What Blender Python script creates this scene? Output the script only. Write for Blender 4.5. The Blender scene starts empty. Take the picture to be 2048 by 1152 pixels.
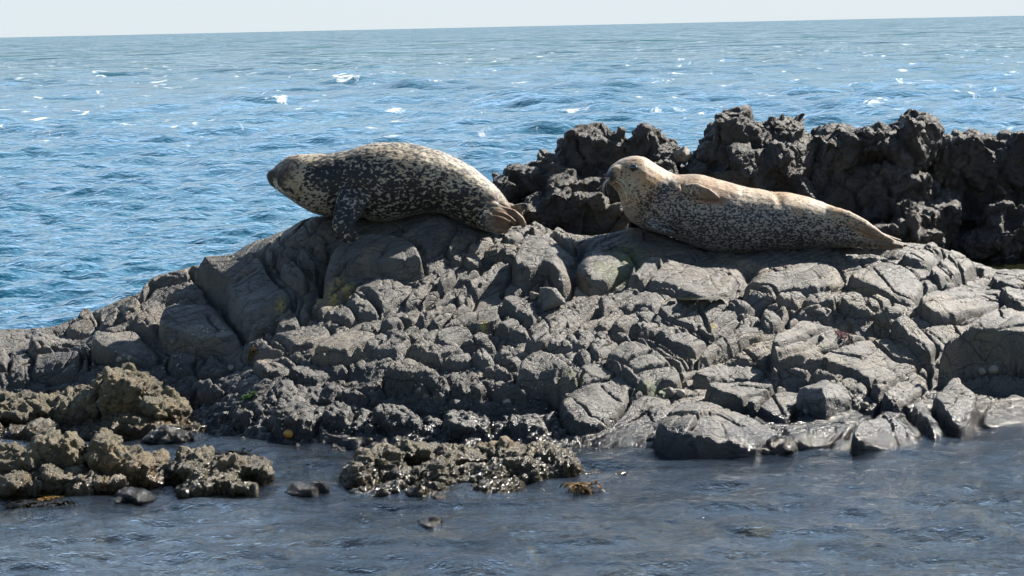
import bpy, bmesh, math, random
import numpy as np
from mathutils import Vector, Matrix

scene = bpy.context.scene
COL = scene.collection
R = math.radians

# ------------------------------------------------------------------ camera
CAM_H, FPX = 2.2, 5000.0
ROLL = math.atan(44.0 / 2048.0)
PITCH = math.atan(522.9 / FPX)
fwd = Vector((0, math.cos(PITCH), -math.sin(PITCH)))
right0 = Vector((1, 0, 0))
up0 = right0.cross(fwd)
rgt = right0 * math.cos(ROLL) - up0 * math.sin(ROLL)
upv = up0 * math.cos(ROLL) + right0 * math.sin(ROLL)
cd = bpy.data.cameras.new('camera')
cam = bpy.data.objects.new('camera', cd)
COL.objects.link(cam)
cd.sensor_width = 36.0
cd.lens = 36.0 * FPX / 2048.0
cd.clip_start, cd.clip_end = 0.1, 120000.0
M = Matrix((rgt, upv, -fwd)).transposed().to_4x4()
M.translation = Vector((0, 0, CAM_H))
cam.matrix_world = M
scene.camera = cam
scene.render.resolution_x, scene.render.resolution_y = 1024, 576

# ------------------------------------------------------------------ light
SUN_AZ, SUN_EL = R(50), R(39)       # azimuth measured from the view direction (+Y) to the right (+X)
world = bpy.data.worlds.new('World')
scene.world = world
world.use_nodes = True
wn, wl = world.node_tree.nodes, world.node_tree.links
sky = wn.new('ShaderNodeTexSky')
sky.sky_type = 'NISHITA'
sky.sun_disc = False
sky.sun_elevation, sky.sun_rotation = SUN_EL, SUN_AZ
sky.air_density, sky.dust_density, sky.ozone_density = 1.0, 0.35, 2.5
# pale haze at the horizon, plus added sky brightness higher up to brighten the water
wtc = wn.new('ShaderNodeTexCoord'); wsp = wn.new('ShaderNodeSeparateXYZ')
wl.new(wtc.outputs['Generated'], wsp.inputs[0])
def wmap(src, vals):
    n = wn.new('ShaderNodeMapRange'); n.interpolation_type = 'SMOOTHSTEP'
    wl.new(src, n.inputs[0])
    for i_, v_ in enumerate(vals): n.inputs[i_ + 1].default_value = v_
    return n.outputs[0]
wdot = wn.new('ShaderNodeVectorMath'); wdot.operation = 'DOT_PRODUCT'      # added brightness kept to the sky ahead, which the water reflects
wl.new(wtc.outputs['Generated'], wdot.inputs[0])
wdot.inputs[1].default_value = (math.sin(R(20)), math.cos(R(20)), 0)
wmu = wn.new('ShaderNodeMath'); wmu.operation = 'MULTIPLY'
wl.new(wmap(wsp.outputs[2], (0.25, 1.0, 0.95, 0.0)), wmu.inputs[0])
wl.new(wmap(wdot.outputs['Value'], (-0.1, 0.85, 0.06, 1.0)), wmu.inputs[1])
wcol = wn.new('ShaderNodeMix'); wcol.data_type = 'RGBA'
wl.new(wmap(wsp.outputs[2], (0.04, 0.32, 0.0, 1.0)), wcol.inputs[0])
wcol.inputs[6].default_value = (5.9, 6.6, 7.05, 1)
wcol.inputs[7].default_value = (7.4, 11.2, 16.0, 1)  # added bright blue band above the view, for stronger water reflections
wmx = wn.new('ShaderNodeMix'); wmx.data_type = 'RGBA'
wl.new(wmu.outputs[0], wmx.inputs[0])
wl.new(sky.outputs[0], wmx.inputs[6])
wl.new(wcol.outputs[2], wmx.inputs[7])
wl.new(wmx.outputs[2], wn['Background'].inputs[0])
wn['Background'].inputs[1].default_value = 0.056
sd = bpy.data.lights.new('sun', 'SUN')
sd.energy, sd.angle, sd.color = 5.0, R(0.5), (1.0, 0.93, 0.83)
sun = bpy.data.objects.new('sun', sd)
COL.objects.link(sun)
S = Vector((math.sin(SUN_AZ) * math.cos(SUN_EL), math.cos(SUN_AZ) * math.cos(SUN_EL), math.sin(SUN_EL)))
sun.rotation_euler = S.to_track_quat('Z', 'Y').to_euler()
sun.location = S * 30
vs = scene.view_settings
vs.view_transform, vs.look, vs.gamma, vs.use_curve_mapping = 'Standard', 'None', 1.0, False
vs.exposure = 1.18

# ------------------------------------------------------------------ helpers
def ray(px, py):
    return fwd + rgt * ((px - 1024) / FPX) - upv * ((py - 576) / FPX)

def at(px, py, Y):
    d = ray(px, py)
    t = Y / d.y
    return Vector((d.x * t, Y, CAM_H + d.z * t))

def water_y(px, py, z=0.0):
    d = ray(px, py)
    return (z - CAM_H) / d.z * d.y

def tag(o, label=None, cat=None, group=None, kind=None):
    if label: o['label'] = label
    if cat: o['category'] = cat
    if group: o['group'] = group
    if kind: o['kind'] = kind
    return o

def link(name, me, mat=None, parent=None):
    o = bpy.data.objects.new(name, me)
    COL.objects.link(o)
    if mat: me.materials.append(mat)
    if parent: o.parent = parent
    return o

def grid_mesh(name, P):                     # P: (rows, cols, 3)
    nr, nc = P.shape[:2]
    me = bpy.data.meshes.new(name)
    n = nr * nc
    idx = np.arange(n, dtype=np.int32).reshape(nr, nc)
    q = np.stack([idx[:-1, :-1], idx[:-1, 1:], idx[1:, 1:], idx[1:, :-1]], -1).reshape(-1, 4)
    me.vertices.add(n)
    me.vertices.foreach_set('co', P.reshape(-1).astype(np.float32))
    me.loops.add(q.size)
    me.loops.foreach_set('vertex_index', q.reshape(-1))
    me.polygons.add(len(q))
    me.polygons.foreach_set('loop_start', np.arange(0, q.size, 4, dtype=np.int32))
    me.polygons.foreach_set('use_smooth', np.ones(len(q), dtype=bool))
    me.update(calc_edges=True)
    return me

def add_attr(me, name, arr):
    a = me.attributes.new(name, 'FLOAT', 'POINT')
    a.data.foreach_set('value', arr.reshape(-1).astype(np.float32))

def get_co(me):
    c = np.empty(len(me.vertices) * 3, np.float32)
    me.vertices.foreach_get('co', c)
    return c.reshape(-1, 3).astype(np.float64)

def get_no(me):
    c = np.empty(len(me.vertices) * 3, np.float32)
    me.vertices.foreach_get('normal', c)
    return c.reshape(-1, 3).astype(np.float64)

def set_co(me, c):
    me.vertices.foreach_set('co', c.reshape(-1).astype(np.float32))
    me.update()

# --- vectorised noise
def _h(a):
    a = a.astype(np.uint32)
    a ^= a >> np.uint32(16); a *= np.uint32(0x7feb352d)
    a ^= a >> np.uint32(15); a *= np.uint32(0x846ca68b)
    a ^= a >> np.uint32(16)
    return a

def hsh(ix, iy, iz, s):
    v = (ix.astype(np.int64) * 73856093) ^ (iy.astype(np.int64) * 19349663) ^ (iz.astype(np.int64) * 83492791) ^ (s * 2654435761)
    return _h((v & 0xffffffff).astype(np.uint32))

def perlin(x, y, z, seed=0):
    x, y, z = np.broadcast_arrays(x, y, z)
    fx, fy, fz = np.floor(x), np.floor(y), np.floor(z)
    ix, iy, iz = fx.astype(np.int64), fy.astype(np.int64), fz.astype(np.int64)
    rx, ry, rz = x - fx, y - fy, z - fz
    u, v, w = [t * t * t * (t * (t * 6 - 15) + 10) for t in (rx, ry, rz)]
    def g(dx, dy, dz):
        h = hsh(ix + dx, iy + dy, iz + dz, seed)
        a = (h & np.uint32(1023)).astype(np.float64) * (2 * math.pi / 1024)
        c = ((h >> np.uint32(10)) & np.uint32(1023)).astype(np.float64) / 511.5 - 1
        s = np.sqrt(np.maximum(0, 1 - c * c))
        return s * np.cos(a) * (rx - dx) + s * np.sin(a) * (ry - dy) + c * (rz - dz)
    l = lambda a, b, t: a + (b - a) * t
    return 1.5 * l(l(l(g(0,0,0), g(1,0,0), u), l(g(0,1,0), g(1,1,0), u), v),
             l(l(g(0,0,1), g(1,0,1), u), l(g(0,1,1), g(1,1,1), u), v), w)

def fbm(x, y, z, seed=0, oc=4, gain=0.5, ridge=False):
    t, a, f = 0, 1.0, 1.0
    for o in range(oc):
        n = perlin(x * f, y * f, z * f, seed + o)
        if ridge: n = 1 - 2 * np.abs(n)
        t = t + a * n
        a *= gain; f *= 2.03
    return t

def worley(x, y, z, seed=0, three=True):
    x, y, z = np.broadcast_arrays(x, y, z)
    ix, iy, iz = [np.floor(t).astype(np.int64) for t in (x, y, z)]
    f1 = np.full(x.shape, 9.0); f2 = np.full(x.shape, 9.0)
    cid = np.zeros(x.shape, np.uint32)
    for dx in (-1, 0, 1):
        for dy in (-1, 0, 1):
            for dz in ((-1, 0, 1) if three else (0,)):
                h = hsh(ix + dx, iy + dy, iz + dz, seed)
                px = ix + dx + (h & np.uint32(1023)) / 1023.0
                py = iy + dy + ((h >> np.uint32(10)) & np.uint32(1023)) / 1023.0
                pz = (iz + dz + ((h >> np.uint32(20)) & np.uint32(1023)) / 1023.0) if three else z
                d = np.sqrt((px - x) ** 2 + (py - y) ** 2 + (pz - z) ** 2)
                n1 = d < f1
                f2 = np.where(n1, f1, np.minimum(f2, d))
                f1 = np.where(n1, d, f1)
                cid = np.where(n1, h, cid)
    return f1, f2, _h(cid)

def cells(x, y, z, seed=0):
    """ like worley, with the offset from the nearest cell point: for flat fracture facets """
    ix, iy, iz = [np.floor(t).astype(np.int64) for t in (x, y, z)]
    f1 = np.full(x.shape, 9.0); f2 = np.full(x.shape, 9.0)
    cid = np.zeros(x.shape, np.uint32)
    ox = np.zeros(x.shape); oy = np.zeros(x.shape); oz = np.zeros(x.shape)
    for dx in (-1, 0, 1):
        for dy in (-1, 0, 1):
            for dz in (-1, 0, 1):
                h = hsh(ix + dx, iy + dy, iz + dz, seed)
                px = x - (ix + dx + (h & np.uint32(1023)) / 1023.0)
                py = y - (iy + dy + ((h >> np.uint32(10)) & np.uint32(1023)) / 1023.0)
                pz = z - (iz + dz + ((h >> np.uint32(20)) & np.uint32(1023)) / 1023.0)
                d = np.sqrt(px ** 2 + py ** 2 + pz ** 2)
                n1 = d < f1
                f2 = np.where(n1, f1, np.minimum(f2, d))
                f1 = np.where(n1, d, f1)
                cid = np.where(n1, h, cid)
                ox = np.where(n1, px, ox); oy = np.where(n1, py, oy); oz = np.where(n1, pz, oz)
    cid = _h(cid)
    return f2 - f1, cid, ox, oy, oz

def facets(x, y, z, size, seed, crack=0.5):
    e, cid, ox, oy, oz = cells(x / size, y / size, z / size, seed)
    d = (ox * (rnd(cid, 1) - .5) + oy * (rnd(cid, 2) - .5) + oz * (rnd(cid, 3) - .5)) * 2.2 + (rnd(cid, 4) - .5) * .7
    k = np.clip(e / .07, 0, 1)
    return d * np.clip(e / .05, 0, 1) - crack * (1 - k) * (rnd(cid, 6) > .4)

def rnd(cid, k):
    return (_h(cid + np.uint32(k * 7919)) & np.uint32(0xffff)) / 65535.0

# --- node helpers
class NT:
    def __init__(s, name):
        s.m = bpy.data.materials.new(name)
        s.m.use_nodes = True
        s.n, s.l = s.m.node_tree.nodes, s.m.node_tree.links
        s.b = s.n['Principled BSDF']
        s.out = s.n['Material Output']
        s.geo = s.n.new('ShaderNodeNewGeometry')
        s.tc = s.n.new('ShaderNodeTexCoord')
    def set(s, sock, v):
        if isinstance(v, bpy.types.NodeSocket): s.l.new(v, sock)
        else: sock.default_value = v
    def noise(s, scale, det=4, rough=0.55, vec=None, dist=0.0):
        n = s.n.new('ShaderNodeTexNoise')
        n.inputs['Scale'].default_value = scale
        n.inputs['Detail'].default_value = det
        n.inputs['Roughness'].default_value = rough
        n.inputs['Distortion'].default_value = dist
        s.l.new(vec or s.tc.outputs['Object'], n.inputs['Vector'])
        return n.outputs['Fac']
    def voro(s, scale, vec=None, feature='F1', out='Distance'):
        n = s.n.new('ShaderNodeTexVoronoi')
        n.feature = feature
        n.inputs['Scale'].default_value = scale
        s.l.new(vec or s.tc.outputs['Object'], n.inputs['Vector'])
        return n.outputs[out]
    def scale(s, v, vec=None, rot=None):
        n = s.n.new('ShaderNodeMapping')
        n.inputs['Scale'].default_value = v
        if rot: n.inputs['Rotation'].default_value = rot
        s.l.new(vec or s.tc.outputs['Object'], n.inputs['Vector'])
        return n.outputs[0]
    def ramp(s, fac, stops):
        n = s.n.new('ShaderNodeValToRGB')
        e = n.color_ramp.elements
        while len(e) < len(stops): e.new(0.5)
        for i, (p, c) in enumerate(stops):
            e[i].position = p
            e[i].color = (c[0], c[1], c[2], 1) if hasattr(c, '__len__') else (c, c, c, 1)
        s.set(n.inputs[0], fac)
        return n.outputs[0]
    def mix(s, fac, a, b, mode='MIX'):
        n = s.n.new('ShaderNodeMix')
        n.data_type = 'RGBA'; n.blend_type = mode
        s.set(n.inputs[0], fac)
        for k, v in ((6, a), (7, b)):
            if isinstance(v, tuple) and len(v) == 3: v = (*v, 1)
            s.set(n.inputs[k], v)
        return n.outputs[2]
    def math(s, op, a, b=0.0, clamp=False):
        n = s.n.new('ShaderNodeMath')
        n.operation = op; n.use_clamp = clamp
        s.set(n.inputs[0], a); s.set(n.inputs[1], b)
        return n.outputs[0]
    def mapr(s, v, a, b, c=0.0, d=1.0):
        n = s.n.new('ShaderNodeMapRange')
        s.set(n.inputs[0], v)
        for i, k in enumerate((a, b, c, d)): n.inputs[i + 1].default_value = k
        return n.outputs[0]
    def attr(s, name):
        n = s.n.new('ShaderNodeAttribute'); n.attribute_name = name
        return n.outputs['Fac']
    def sep(s, vec=None):
        n = s.n.new('ShaderNodeSeparateXYZ')
        s.l.new(vec or s.geo.outputs['Position'], n.inputs[0])
        return n.outputs
    def bump(s, h, dist, strength=1.0, nrm=None):
        n = s.n.new('ShaderNodeBump')
        n.inputs['Distance'].default_value = dist
        n.inputs['Strength'].default_value = strength
        s.l.new(h, n.inputs['Height'])
        if nrm: s.l.new(nrm, n.inputs['Normal'])
        return n.outputs[0]

# ------------------------------------------------------------------ materials
def rock_material(name, lo, hi, warm, wet=(0.05, 0.16), grit=1.0, lichen=None, fine=1.0, speck=None, cracks=1.0, stain=(0.22, 0.16, 0.06)):
    t = NT(name)
    big = t.noise(1.7, 5, 0.6)
    mid = t.noise(11, 6, 0.65)
    fin = t.noise(90, 4, 0.7)
    c = t.ramp(t.math('ADD', t.math('MULTIPLY', big, 0.45), t.math('MULTIPLY', mid, 0.55)), [(0.3, lo), (0.7, hi)])
    c = t.mix(t.mapr(t.noise(3.1, 4, 0.6, dist=0.6), 0.52, 0.72), c, warm)
    c = t.mix(t.mapr(fin, 0.35, 0.7, 0.0, 0.5), c, t.mix(1.0, c, (1.35, 1.3, 1.22), 'MULTIPLY'))
    c = t.mix(t.mapr(t.noise(260, 2, 0.5), 0.60, 0.66, 0, 0.45), c, (0.32, 0.31, 0.28))
    c = t.mix(t.math('MULTIPLY', t.mapr(t.noise(2.3, 6, 0.7, dist=1.5), 0.54, 0.66), t.mapr(t.noise(30, 4, 0.7), 0.35, 0.6), True), c, t.mix(0.5, c, stain))
    c = t.mix(t.mapr(t.noise(5.5, 6, 0.75, dist=0.8), 0.60, 0.72, 0, 0.5), c, (0.025, 0.024, 0.022))
    if speck:
        c = t.mix(t.math('MULTIPLY', t.mapr(t.voro(55), 0.16, 0.10), t.mapr(t.noise(5, 3, 0.6), 0.42, 0.6), True), c, (0.40, 0.36, 0.26))
        c = t.mix(t.mapr(t.noise(9, 5, 0.7, dist=1.0), 0.54, 0.66), c, speck)
    if lichen:
        for aname, col in lichen:
            k = t.math('MULTIPLY', t.attr(aname), t.mapr(t.noise(45, 4, 0.7), 0.40, 0.55), True)
            c = t.mix(k, c, col)
    c = t.mix(t.math('MULTIPLY', t.attr('black'), t.mapr(t.noise(18, 5, 0.7), 0.30, 0.60, 1.0, 0.55)), c, (0.022, 0.021, 0.020))
    z = t.sep()[2]
    zz = t.math('ADD', z, t.math('MULTIPLY', t.math('SUBTRACT', t.noise(7, 4, 0.6), 0.5), 0.22))
    w = t.mapr(zz, wet[0], wet[1], 1.0, 0.0)
    c = t.mix(w, c, t.mix(1.0, c, (0.28, 0.27, 0.25), 'MULTIPLY'))
    t.set(t.b.inputs['Base Color'], c)
    t.set(t.b.inputs['Roughness'], t.mapr(t.math('ADD', w, t.math('MULTIPLY', t.math('SUBTRACT', fin, 0.5), 0.5)), 0.0, 1.0, 0.54, 0.14))
    t.set(t.b.inputs['Specular IOR Level'], 0.6)
    wv = t.n.new('ShaderNodeVectorMath'); wv.operation = 'ADD'
    wc = t.n.new('ShaderNodeTexNoise'); wc.inputs['Scale'].default_value = 7.0; wc.inputs['Detail'].default_value = 4.0
    t.l.new(t.tc.outputs['Object'], wc.inputs['Vector'])
    ws = t.n.new('ShaderNodeVectorMath'); ws.operation = 'SCALE'; ws.inputs['Scale'].default_value = 0.09
    t.l.new(wc.outputs['Color'], ws.inputs[0]); t.l.new(ws.outputs[0], wv.inputs[1])
    t.l.new(t.scale((0.55, 1.1, 1.0), None, (0, 0, R(-38))), wv.inputs[0])
    ck = None
    for sc_, wd_, dp_ in ((7.0, 0.030, 0.9), (17.0, 0.045, 0.6)):
        e_ = t.mapr(t.voro(sc_, wv.outputs[0], 'DISTANCE_TO_EDGE'), 0.0, wd_, 0.0, 1.0)
        e_ = t.math('ADD', e_, t.mapr(t.noise(4.0 + sc_ * .2, 3, 0.6), 0.44, 0.56, 0.0, 1.0), True)      # broken, not a full net
        e_ = t.math('MULTIPLY', e_, dp_)
        ck = e_ if ck is None else t.math('ADD', ck, e_)
    b0 = t.bump(ck, 0.012 * cracks, 1.0)
    b = t.bump(t.noise(24, 9, 0.72, dist=0.3), 0.0075 * grit, 1.0, b0)
    b = t.bump(t.noise(150, 5, 0.75), 0.0065 * grit * fine, 1.0, b)
    pits = t.mapr(t.voro(75), 0.0, 0.35)
    b = t.bump(pits, 0.004 * grit, 0.9, b)
    t.set(t.b.inputs['Normal'], b)
    return t.m

LICH = [('yellow', (0.36, 0.27, 0.06)), ('green', (0.10, 0.13, 0.022)), ('white', (0.42, 0.41, 0.38))]
M_ledge = rock_material('ledge_rock', (0.030, 0.028, 0.025), (0.108, 0.099, 0.083), (0.15, 0.116, 0.074), lichen=LICH)
M_ridge = rock_material('craggy_basalt', (0.032, 0.029, 0.026), (0.098, 0.087, 0.074), (0.13, 0.105, 0.075), grit=2.0, fine=1.6)
M_weedy = rock_material('encrusted_rock', (0.05, 0.042, 0.024), (0.36, 0.29, 0.155), (0.34, 0.21, 0.085), wet=(0.03, 0.15), grit=2.2, fine=2.0, cracks=0.3, speck=(0.05, 0.045, 0.02))
M_boulder = rock_material('boulder_rock', (0.085, 0.082, 0.076), (0.16, 0.152, 0.138), (0.17, 0.15, 0.12))
M_tan = rock_material('tan_boulder_rock', (0.15, 0.12, 0.09), (0.26, 0.21, 0.15), (0.28, 0.21, 0.14))
M_wetrock = rock_material('wet_black_rock', (0.014, 0.013, 0.011), (0.04, 0.036, 0.028), (0.06, 0.042, 0.018), wet=(0.5, 0.9), grit=1.6)

def simple_mat(name, c1, c2, rough=0.5, scale=60, bump=0.001, emit=None, coat=0):
    t = NT(name)
    t.set(t.b.inputs['Base Color'], t.mix(t.mapr(t.noise(scale, 4, 0.6), 0.35, 0.65), c1, c2))
    t.set(t.b.inputs['Roughness'], rough)
    t.set(t.b.inputs['Coat Weight'], coat)
    t.set(t.b.inputs['Normal'], t.bump(t.noise(scale * 2, 4, 0.6), bump))
    return t.m

# ------------------------------------------------------------------ the ledge (height field)
GX0, GX1, GY0, GY1, GS = -3.9, 3.9, 12.3, 18.0, 0.0063
nx, ny = int((GX1 - GX0) / GS) + 1, int((GY1 - GY0) / GS) + 1
gx, gy = np.linspace(GX0, GX1, nx), np.linspace(GY0, GY1, ny)
XX, YY = np.meshgrid(gx, gy)

ctrl = []
def cp(px, py, Y=None):
    if Y is None: Y = water_y(px, py)
    ctrl.append(tuple(at(px, py, Y)))
# water line of the ledge front
for p in [(-300, 840), (0, 842), (250, 846), (400, 868), (500, 885), (700, 893), (950, 893), (1130, 893), (1260, 898), (1400, 915), (1560, 905), (1700, 900), (1850, 880), (2048, 850), (2300, 840)]:
    cp(*p)
    v = ctrl[-1]
    ctrl.append((v[0], v[1] - 0.45, -0.34))
# middle
for p in [(-300, 760, 14.5), (0, 755, 14.45), (200, 765, 14.3), (450, 770, 13.95), (700, 800, 13.55), (1000, 800, 13.45), (1100, 820, 13.35), (1250, 830, 13.25), (1450, 840, 13.3),
          (1600, 840, 13.35), (1750, 830, 13.45), (1900, 820, 13.55), (2060, 795, 13.75), (2300, 790, 13.8),
          (0, 700, 14.85), (150, 700, 14.75), (300, 690, 14.6), (500, 680, 14.3), (700, 700, 14.05), (900, 700, 14.0), (1100, 710, 13.85), (1300, 720, 13.8), (1500, 740, 13.8), (1700, 745, 13.85), (1870, 730, 14.0), (2040, 740, 14.0),
          (1000, 600, 14.5), (800, 600, 14.5), (640, 600, 14.55), (450, 600, 14.9), (1200, 610, 14.4), (1400, 610, 14.35), (1600, 620, 14.35), (1800, 650, 14.25), (2000, 660, 14.35), (2060, 600, 14.9),
          (700, 500, 14.95), (900, 500, 14.9), (1100, 500, 14.95), (1200, 530, 14.8), (1350, 520, 14.95), (1500, 530, 14.95), (1650, 520, 15.05), (1800, 530, 15.0), (1950, 560, 15.2)]:
    cp(*p)
# crest
for p in [(-300, 694, 15.5), (0, 692, 15.5), (80, 684, 15.5), (130, 674, 15.5), (200, 628, 15.45), (272, 598, 15.4), (386, 540, 15.35), (500, 490, 15.3), (600, 448, 15.25), (650, 434, 15.2), (720, 432, 15.25), (770, 434, 15.25), (850, 414, 15.3), (930, 440, 15.3), (1000, 462, 15.3),
          (1060, 455, 15.4), (1150, 480, 15.3), (1290, 462, 15.3), (1400, 496, 15.3), (1500, 500, 15.35), (1650, 490, 15.4), (1800, 492, 15.4), (1900, 505, 15.5), (2000, 540, 15.5), (2300, 540, 15.5)]:
    cp(*p)
# behind the crest: the rock drops away on the left, a low floor under the ridge on the right
for x, z in [(-4.6, -0.5), (-3.2, -0.3), (-2.4, 0.0), (-1.8, 0.15), (-1.2, 0.4), (-0.6, 0.55), (-0.1, 0.7), (0.5, 0.7), (1.3, 0.66), (2.2, 0.55), (3.0, 0.5), (4.5, 0.5)]:
    ctrl.append((x, 16.0, z))
    ctrl.append((x, 17.3, z - 0.45 if x < 0 else z))
    ctrl.append((x, 18.2, -0.7))
ctrl = np.array(ctrl)
c2 = ctrl[:, :2]
def tps(r2): return np.where(r2 > 1e-12, 0.5 * r2 * np.log(np.maximum(r2, 1e-12)), 0)
K = tps(((c2[:, None] - c2[None]) ** 2).sum(-1)) + np.eye(len(c2)) * 0.002
Pm = np.hstack([np.ones((len(c2), 1)), c2])
A = np.block([[K, Pm], [Pm.T, np.zeros((3, 3))]])
sol = np.linalg.solve(A, np.concatenate([ctrl[:, 2], np.zeros(3)]))
cgx, cgy = np.linspace(GX0, GX1, 165), np.linspace(GY0, GY1, 123)
CXX, CYY = np.meshgrid(cgx, cgy)
Q = np.stack([CXX.ravel(), CYY.ravel()], -1)
zc = (tps(((Q[:, None] - c2[None]) ** 2).sum(-1)) @ sol[:len(c2)] + sol[-3] + Q @ sol[-2:]).reshape(CXX.shape)

def sampler(Z, x0, x1, y0, y1):
    nr, nc = Z.shape
    def f(x, y):
        u = np.clip((x - x0) / (x1 - x0) * (nc - 1), 0, nc - 1.001)
        v = np.clip((y - y0) / (y1 - y0) * (nr - 1), 0, nr - 1.001)
        i, j = np.floor(u).astype(int), np.floor(v).astype(int)
        a, b = u - i, v - j
        return (Z[j, i] * (1 - a) + Z[j, i + 1] * a) * (1 - b) + (Z[j + 1, i] * (1 - a) + Z[j + 1, i + 1] * a) * b
    return f
Z0 = sampler(zc, GX0, GX1, GY0, GY1)(XX, YY)
base_s = sampler(Z0, GX0, GX1, GY0, GY1)
YS = np.arange(GY0, GY1, 0.006)
def hit(px, py, s=None, raise_=0.0, y0=None):
    """ the point of the ledge seen at this spot of the photograph """
    s = s or base_s
    d = ray(px, py)
    t = YS / d.y
    x, z = d.x * t, CAM_H + d.z * t
    zz = s(x, YS) + raise_
    k = np.nonzero(z <= zz)[0]
    k = k[0] if len(k) else int(np.argmin(z - zz))
    return np.array([x[k], YS[k], zz[k]])

wx = XX + 0.008 * fbm(XX * 4, YY * 4, 0.3, 11, 2)
wy = YY + 0.008 * fbm(XX * 4, YY * 4, 7.7, 21, 2)

def seg_dist(px, py, pts, closed):
    d = np.full(px.shape, 1e9)
    inside = np.zeros(px.shape, bool)
    n = len(pts)
    for i in range(n if closed else n - 1):
        a, b = pts[i], pts[(i + 1) % n]
        ab = b - a
        t = np.clip(((px - a[0]) * ab[0] + (py - a[1]) * ab[1]) / max(ab @ ab, 1e-12), 0, 1)
        d = np.minimum(d, (px - a[0] - t * ab[0]) ** 2 + (py - a[1] - t * ab[1]) ** 2)
        if closed:
            c = (a[1] > py) != (b[1] > py)
            xi = a[0] + (py - a[1]) / (b[1] - a[1] + 1e-12) * ab[0]
            inside ^= c & (px < xi)
    return np.sqrt(d), inside

def window(pts, pad):
    a = pts.min(0) - pad; b = pts.max(0) + pad
    i0, i1 = np.searchsorted(gx, [a[0], b[0]]); j0, j1 = np.searchsorted(gy, [a[1], b[1]])
    return slice(j0, j1), slice(i0, i1)

Z = Z0.copy()
BLK = np.zeros_like(Z)
CRK = np.zeros_like(Z)
SMO_ = np.ones_like(Z)
def chaikin(p, n=1):
    for _ in range(n):
        q = np.roll(p, -1, 0)
        p = np.stack([p * 0.8 + q * 0.2, p * 0.2 + q * 0.8], 1).reshape(-1, 2)
    return p
rb = random.Random(5)
def block(poly, h, r=0.05, dome=0.14, tiltx=None, tilty=None):
    cx_ = sum(p[0] for p in poly) / len(poly)
    h = h * (0.95 if h >= .2 else .75 if h >= .15 else (.55 if cx_ < 1110 else .42))
    pts = np.array([hit(x, y, raise_=h)[:2] for x, y in poly])
    pts = chaikin(pts, 1)
    w = window(pts, 0.05)
    if w[0].stop - w[0].start < 2 or w[1].stop - w[1].start < 2: return
    px, py = wx[w], wy[w]
    d, ins = seg_dist(px, py, pts, True)
    wid = 0.010 + 0.006 * rb.random()
    CRK[w] = np.maximum(CRK[w], np.exp(-(d / wid) ** 2) * rb.uniform(.03, .062) * np.clip(.65 + .9 * perlin(px * 6, py * 6, 3.3, 501), .15, 1.2))
    ar = 0.5 * abs(sum(poly[i - 1][0] * poly[i][1] - poly[i][0] * poly[i - 1][1] for i in range(len(poly))))
    if ar > 3800: SMO_[w] = np.minimum(SMO_[w], np.where(ins, 1 - (0.45 if ar < 6500 else 0.72) * np.clip(d / .03, 0, 1), 1))
    d = np.where(ins, d, 0)
    u = np.clip(d / (r * .5), 0, 1)
    prof = np.sqrt(np.maximum(0, 1 - (1 - u) ** 2))
    size = d.max() + 1e-6
    prof = prof * (1 - dome) + dome * np.sqrt(np.clip(d / size, 0, 1)) * (u > 0)
    c = pts.mean(0)
    tx = rb.uniform(-0.02, 0.26) if tiltx is None else tiltx
    ty = rb.uniform(-0.10, 0.10) if tilty is None else tilty
    hh = prof * (h + tx * (px - c[0]) * -1 + ty * (py - c[1]))
    BLK[w] = np.maximum(BLK[w], np.where(ins, hh, 0))

def groove(poly, width, depth, surf=None, soft=False):
    if not soft: width, depth = width * 1.25 + .003, depth * 1.5
    pts = np.array([hit(x, y, s=surf)[:2] for x, y in poly])
    w = window(pts, width * 1.5)
    if w[0].stop - w[0].start < 2 or w[1].stop - w[1].start < 2: return
    ww = 0.35 if not soft else 1.0
    px = XX[w] + (wx[w] - XX[w]) * 0.7 ; py = YY[w] + (wy[w] - YY[w]) * 0.7
    d, _ = seg_dist(px, py, pts, False)
    k = np.clip(1 - d / width, 0, 1)
    Z[w] -= depth * (k ** (1.2 if not soft else 2))

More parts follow.
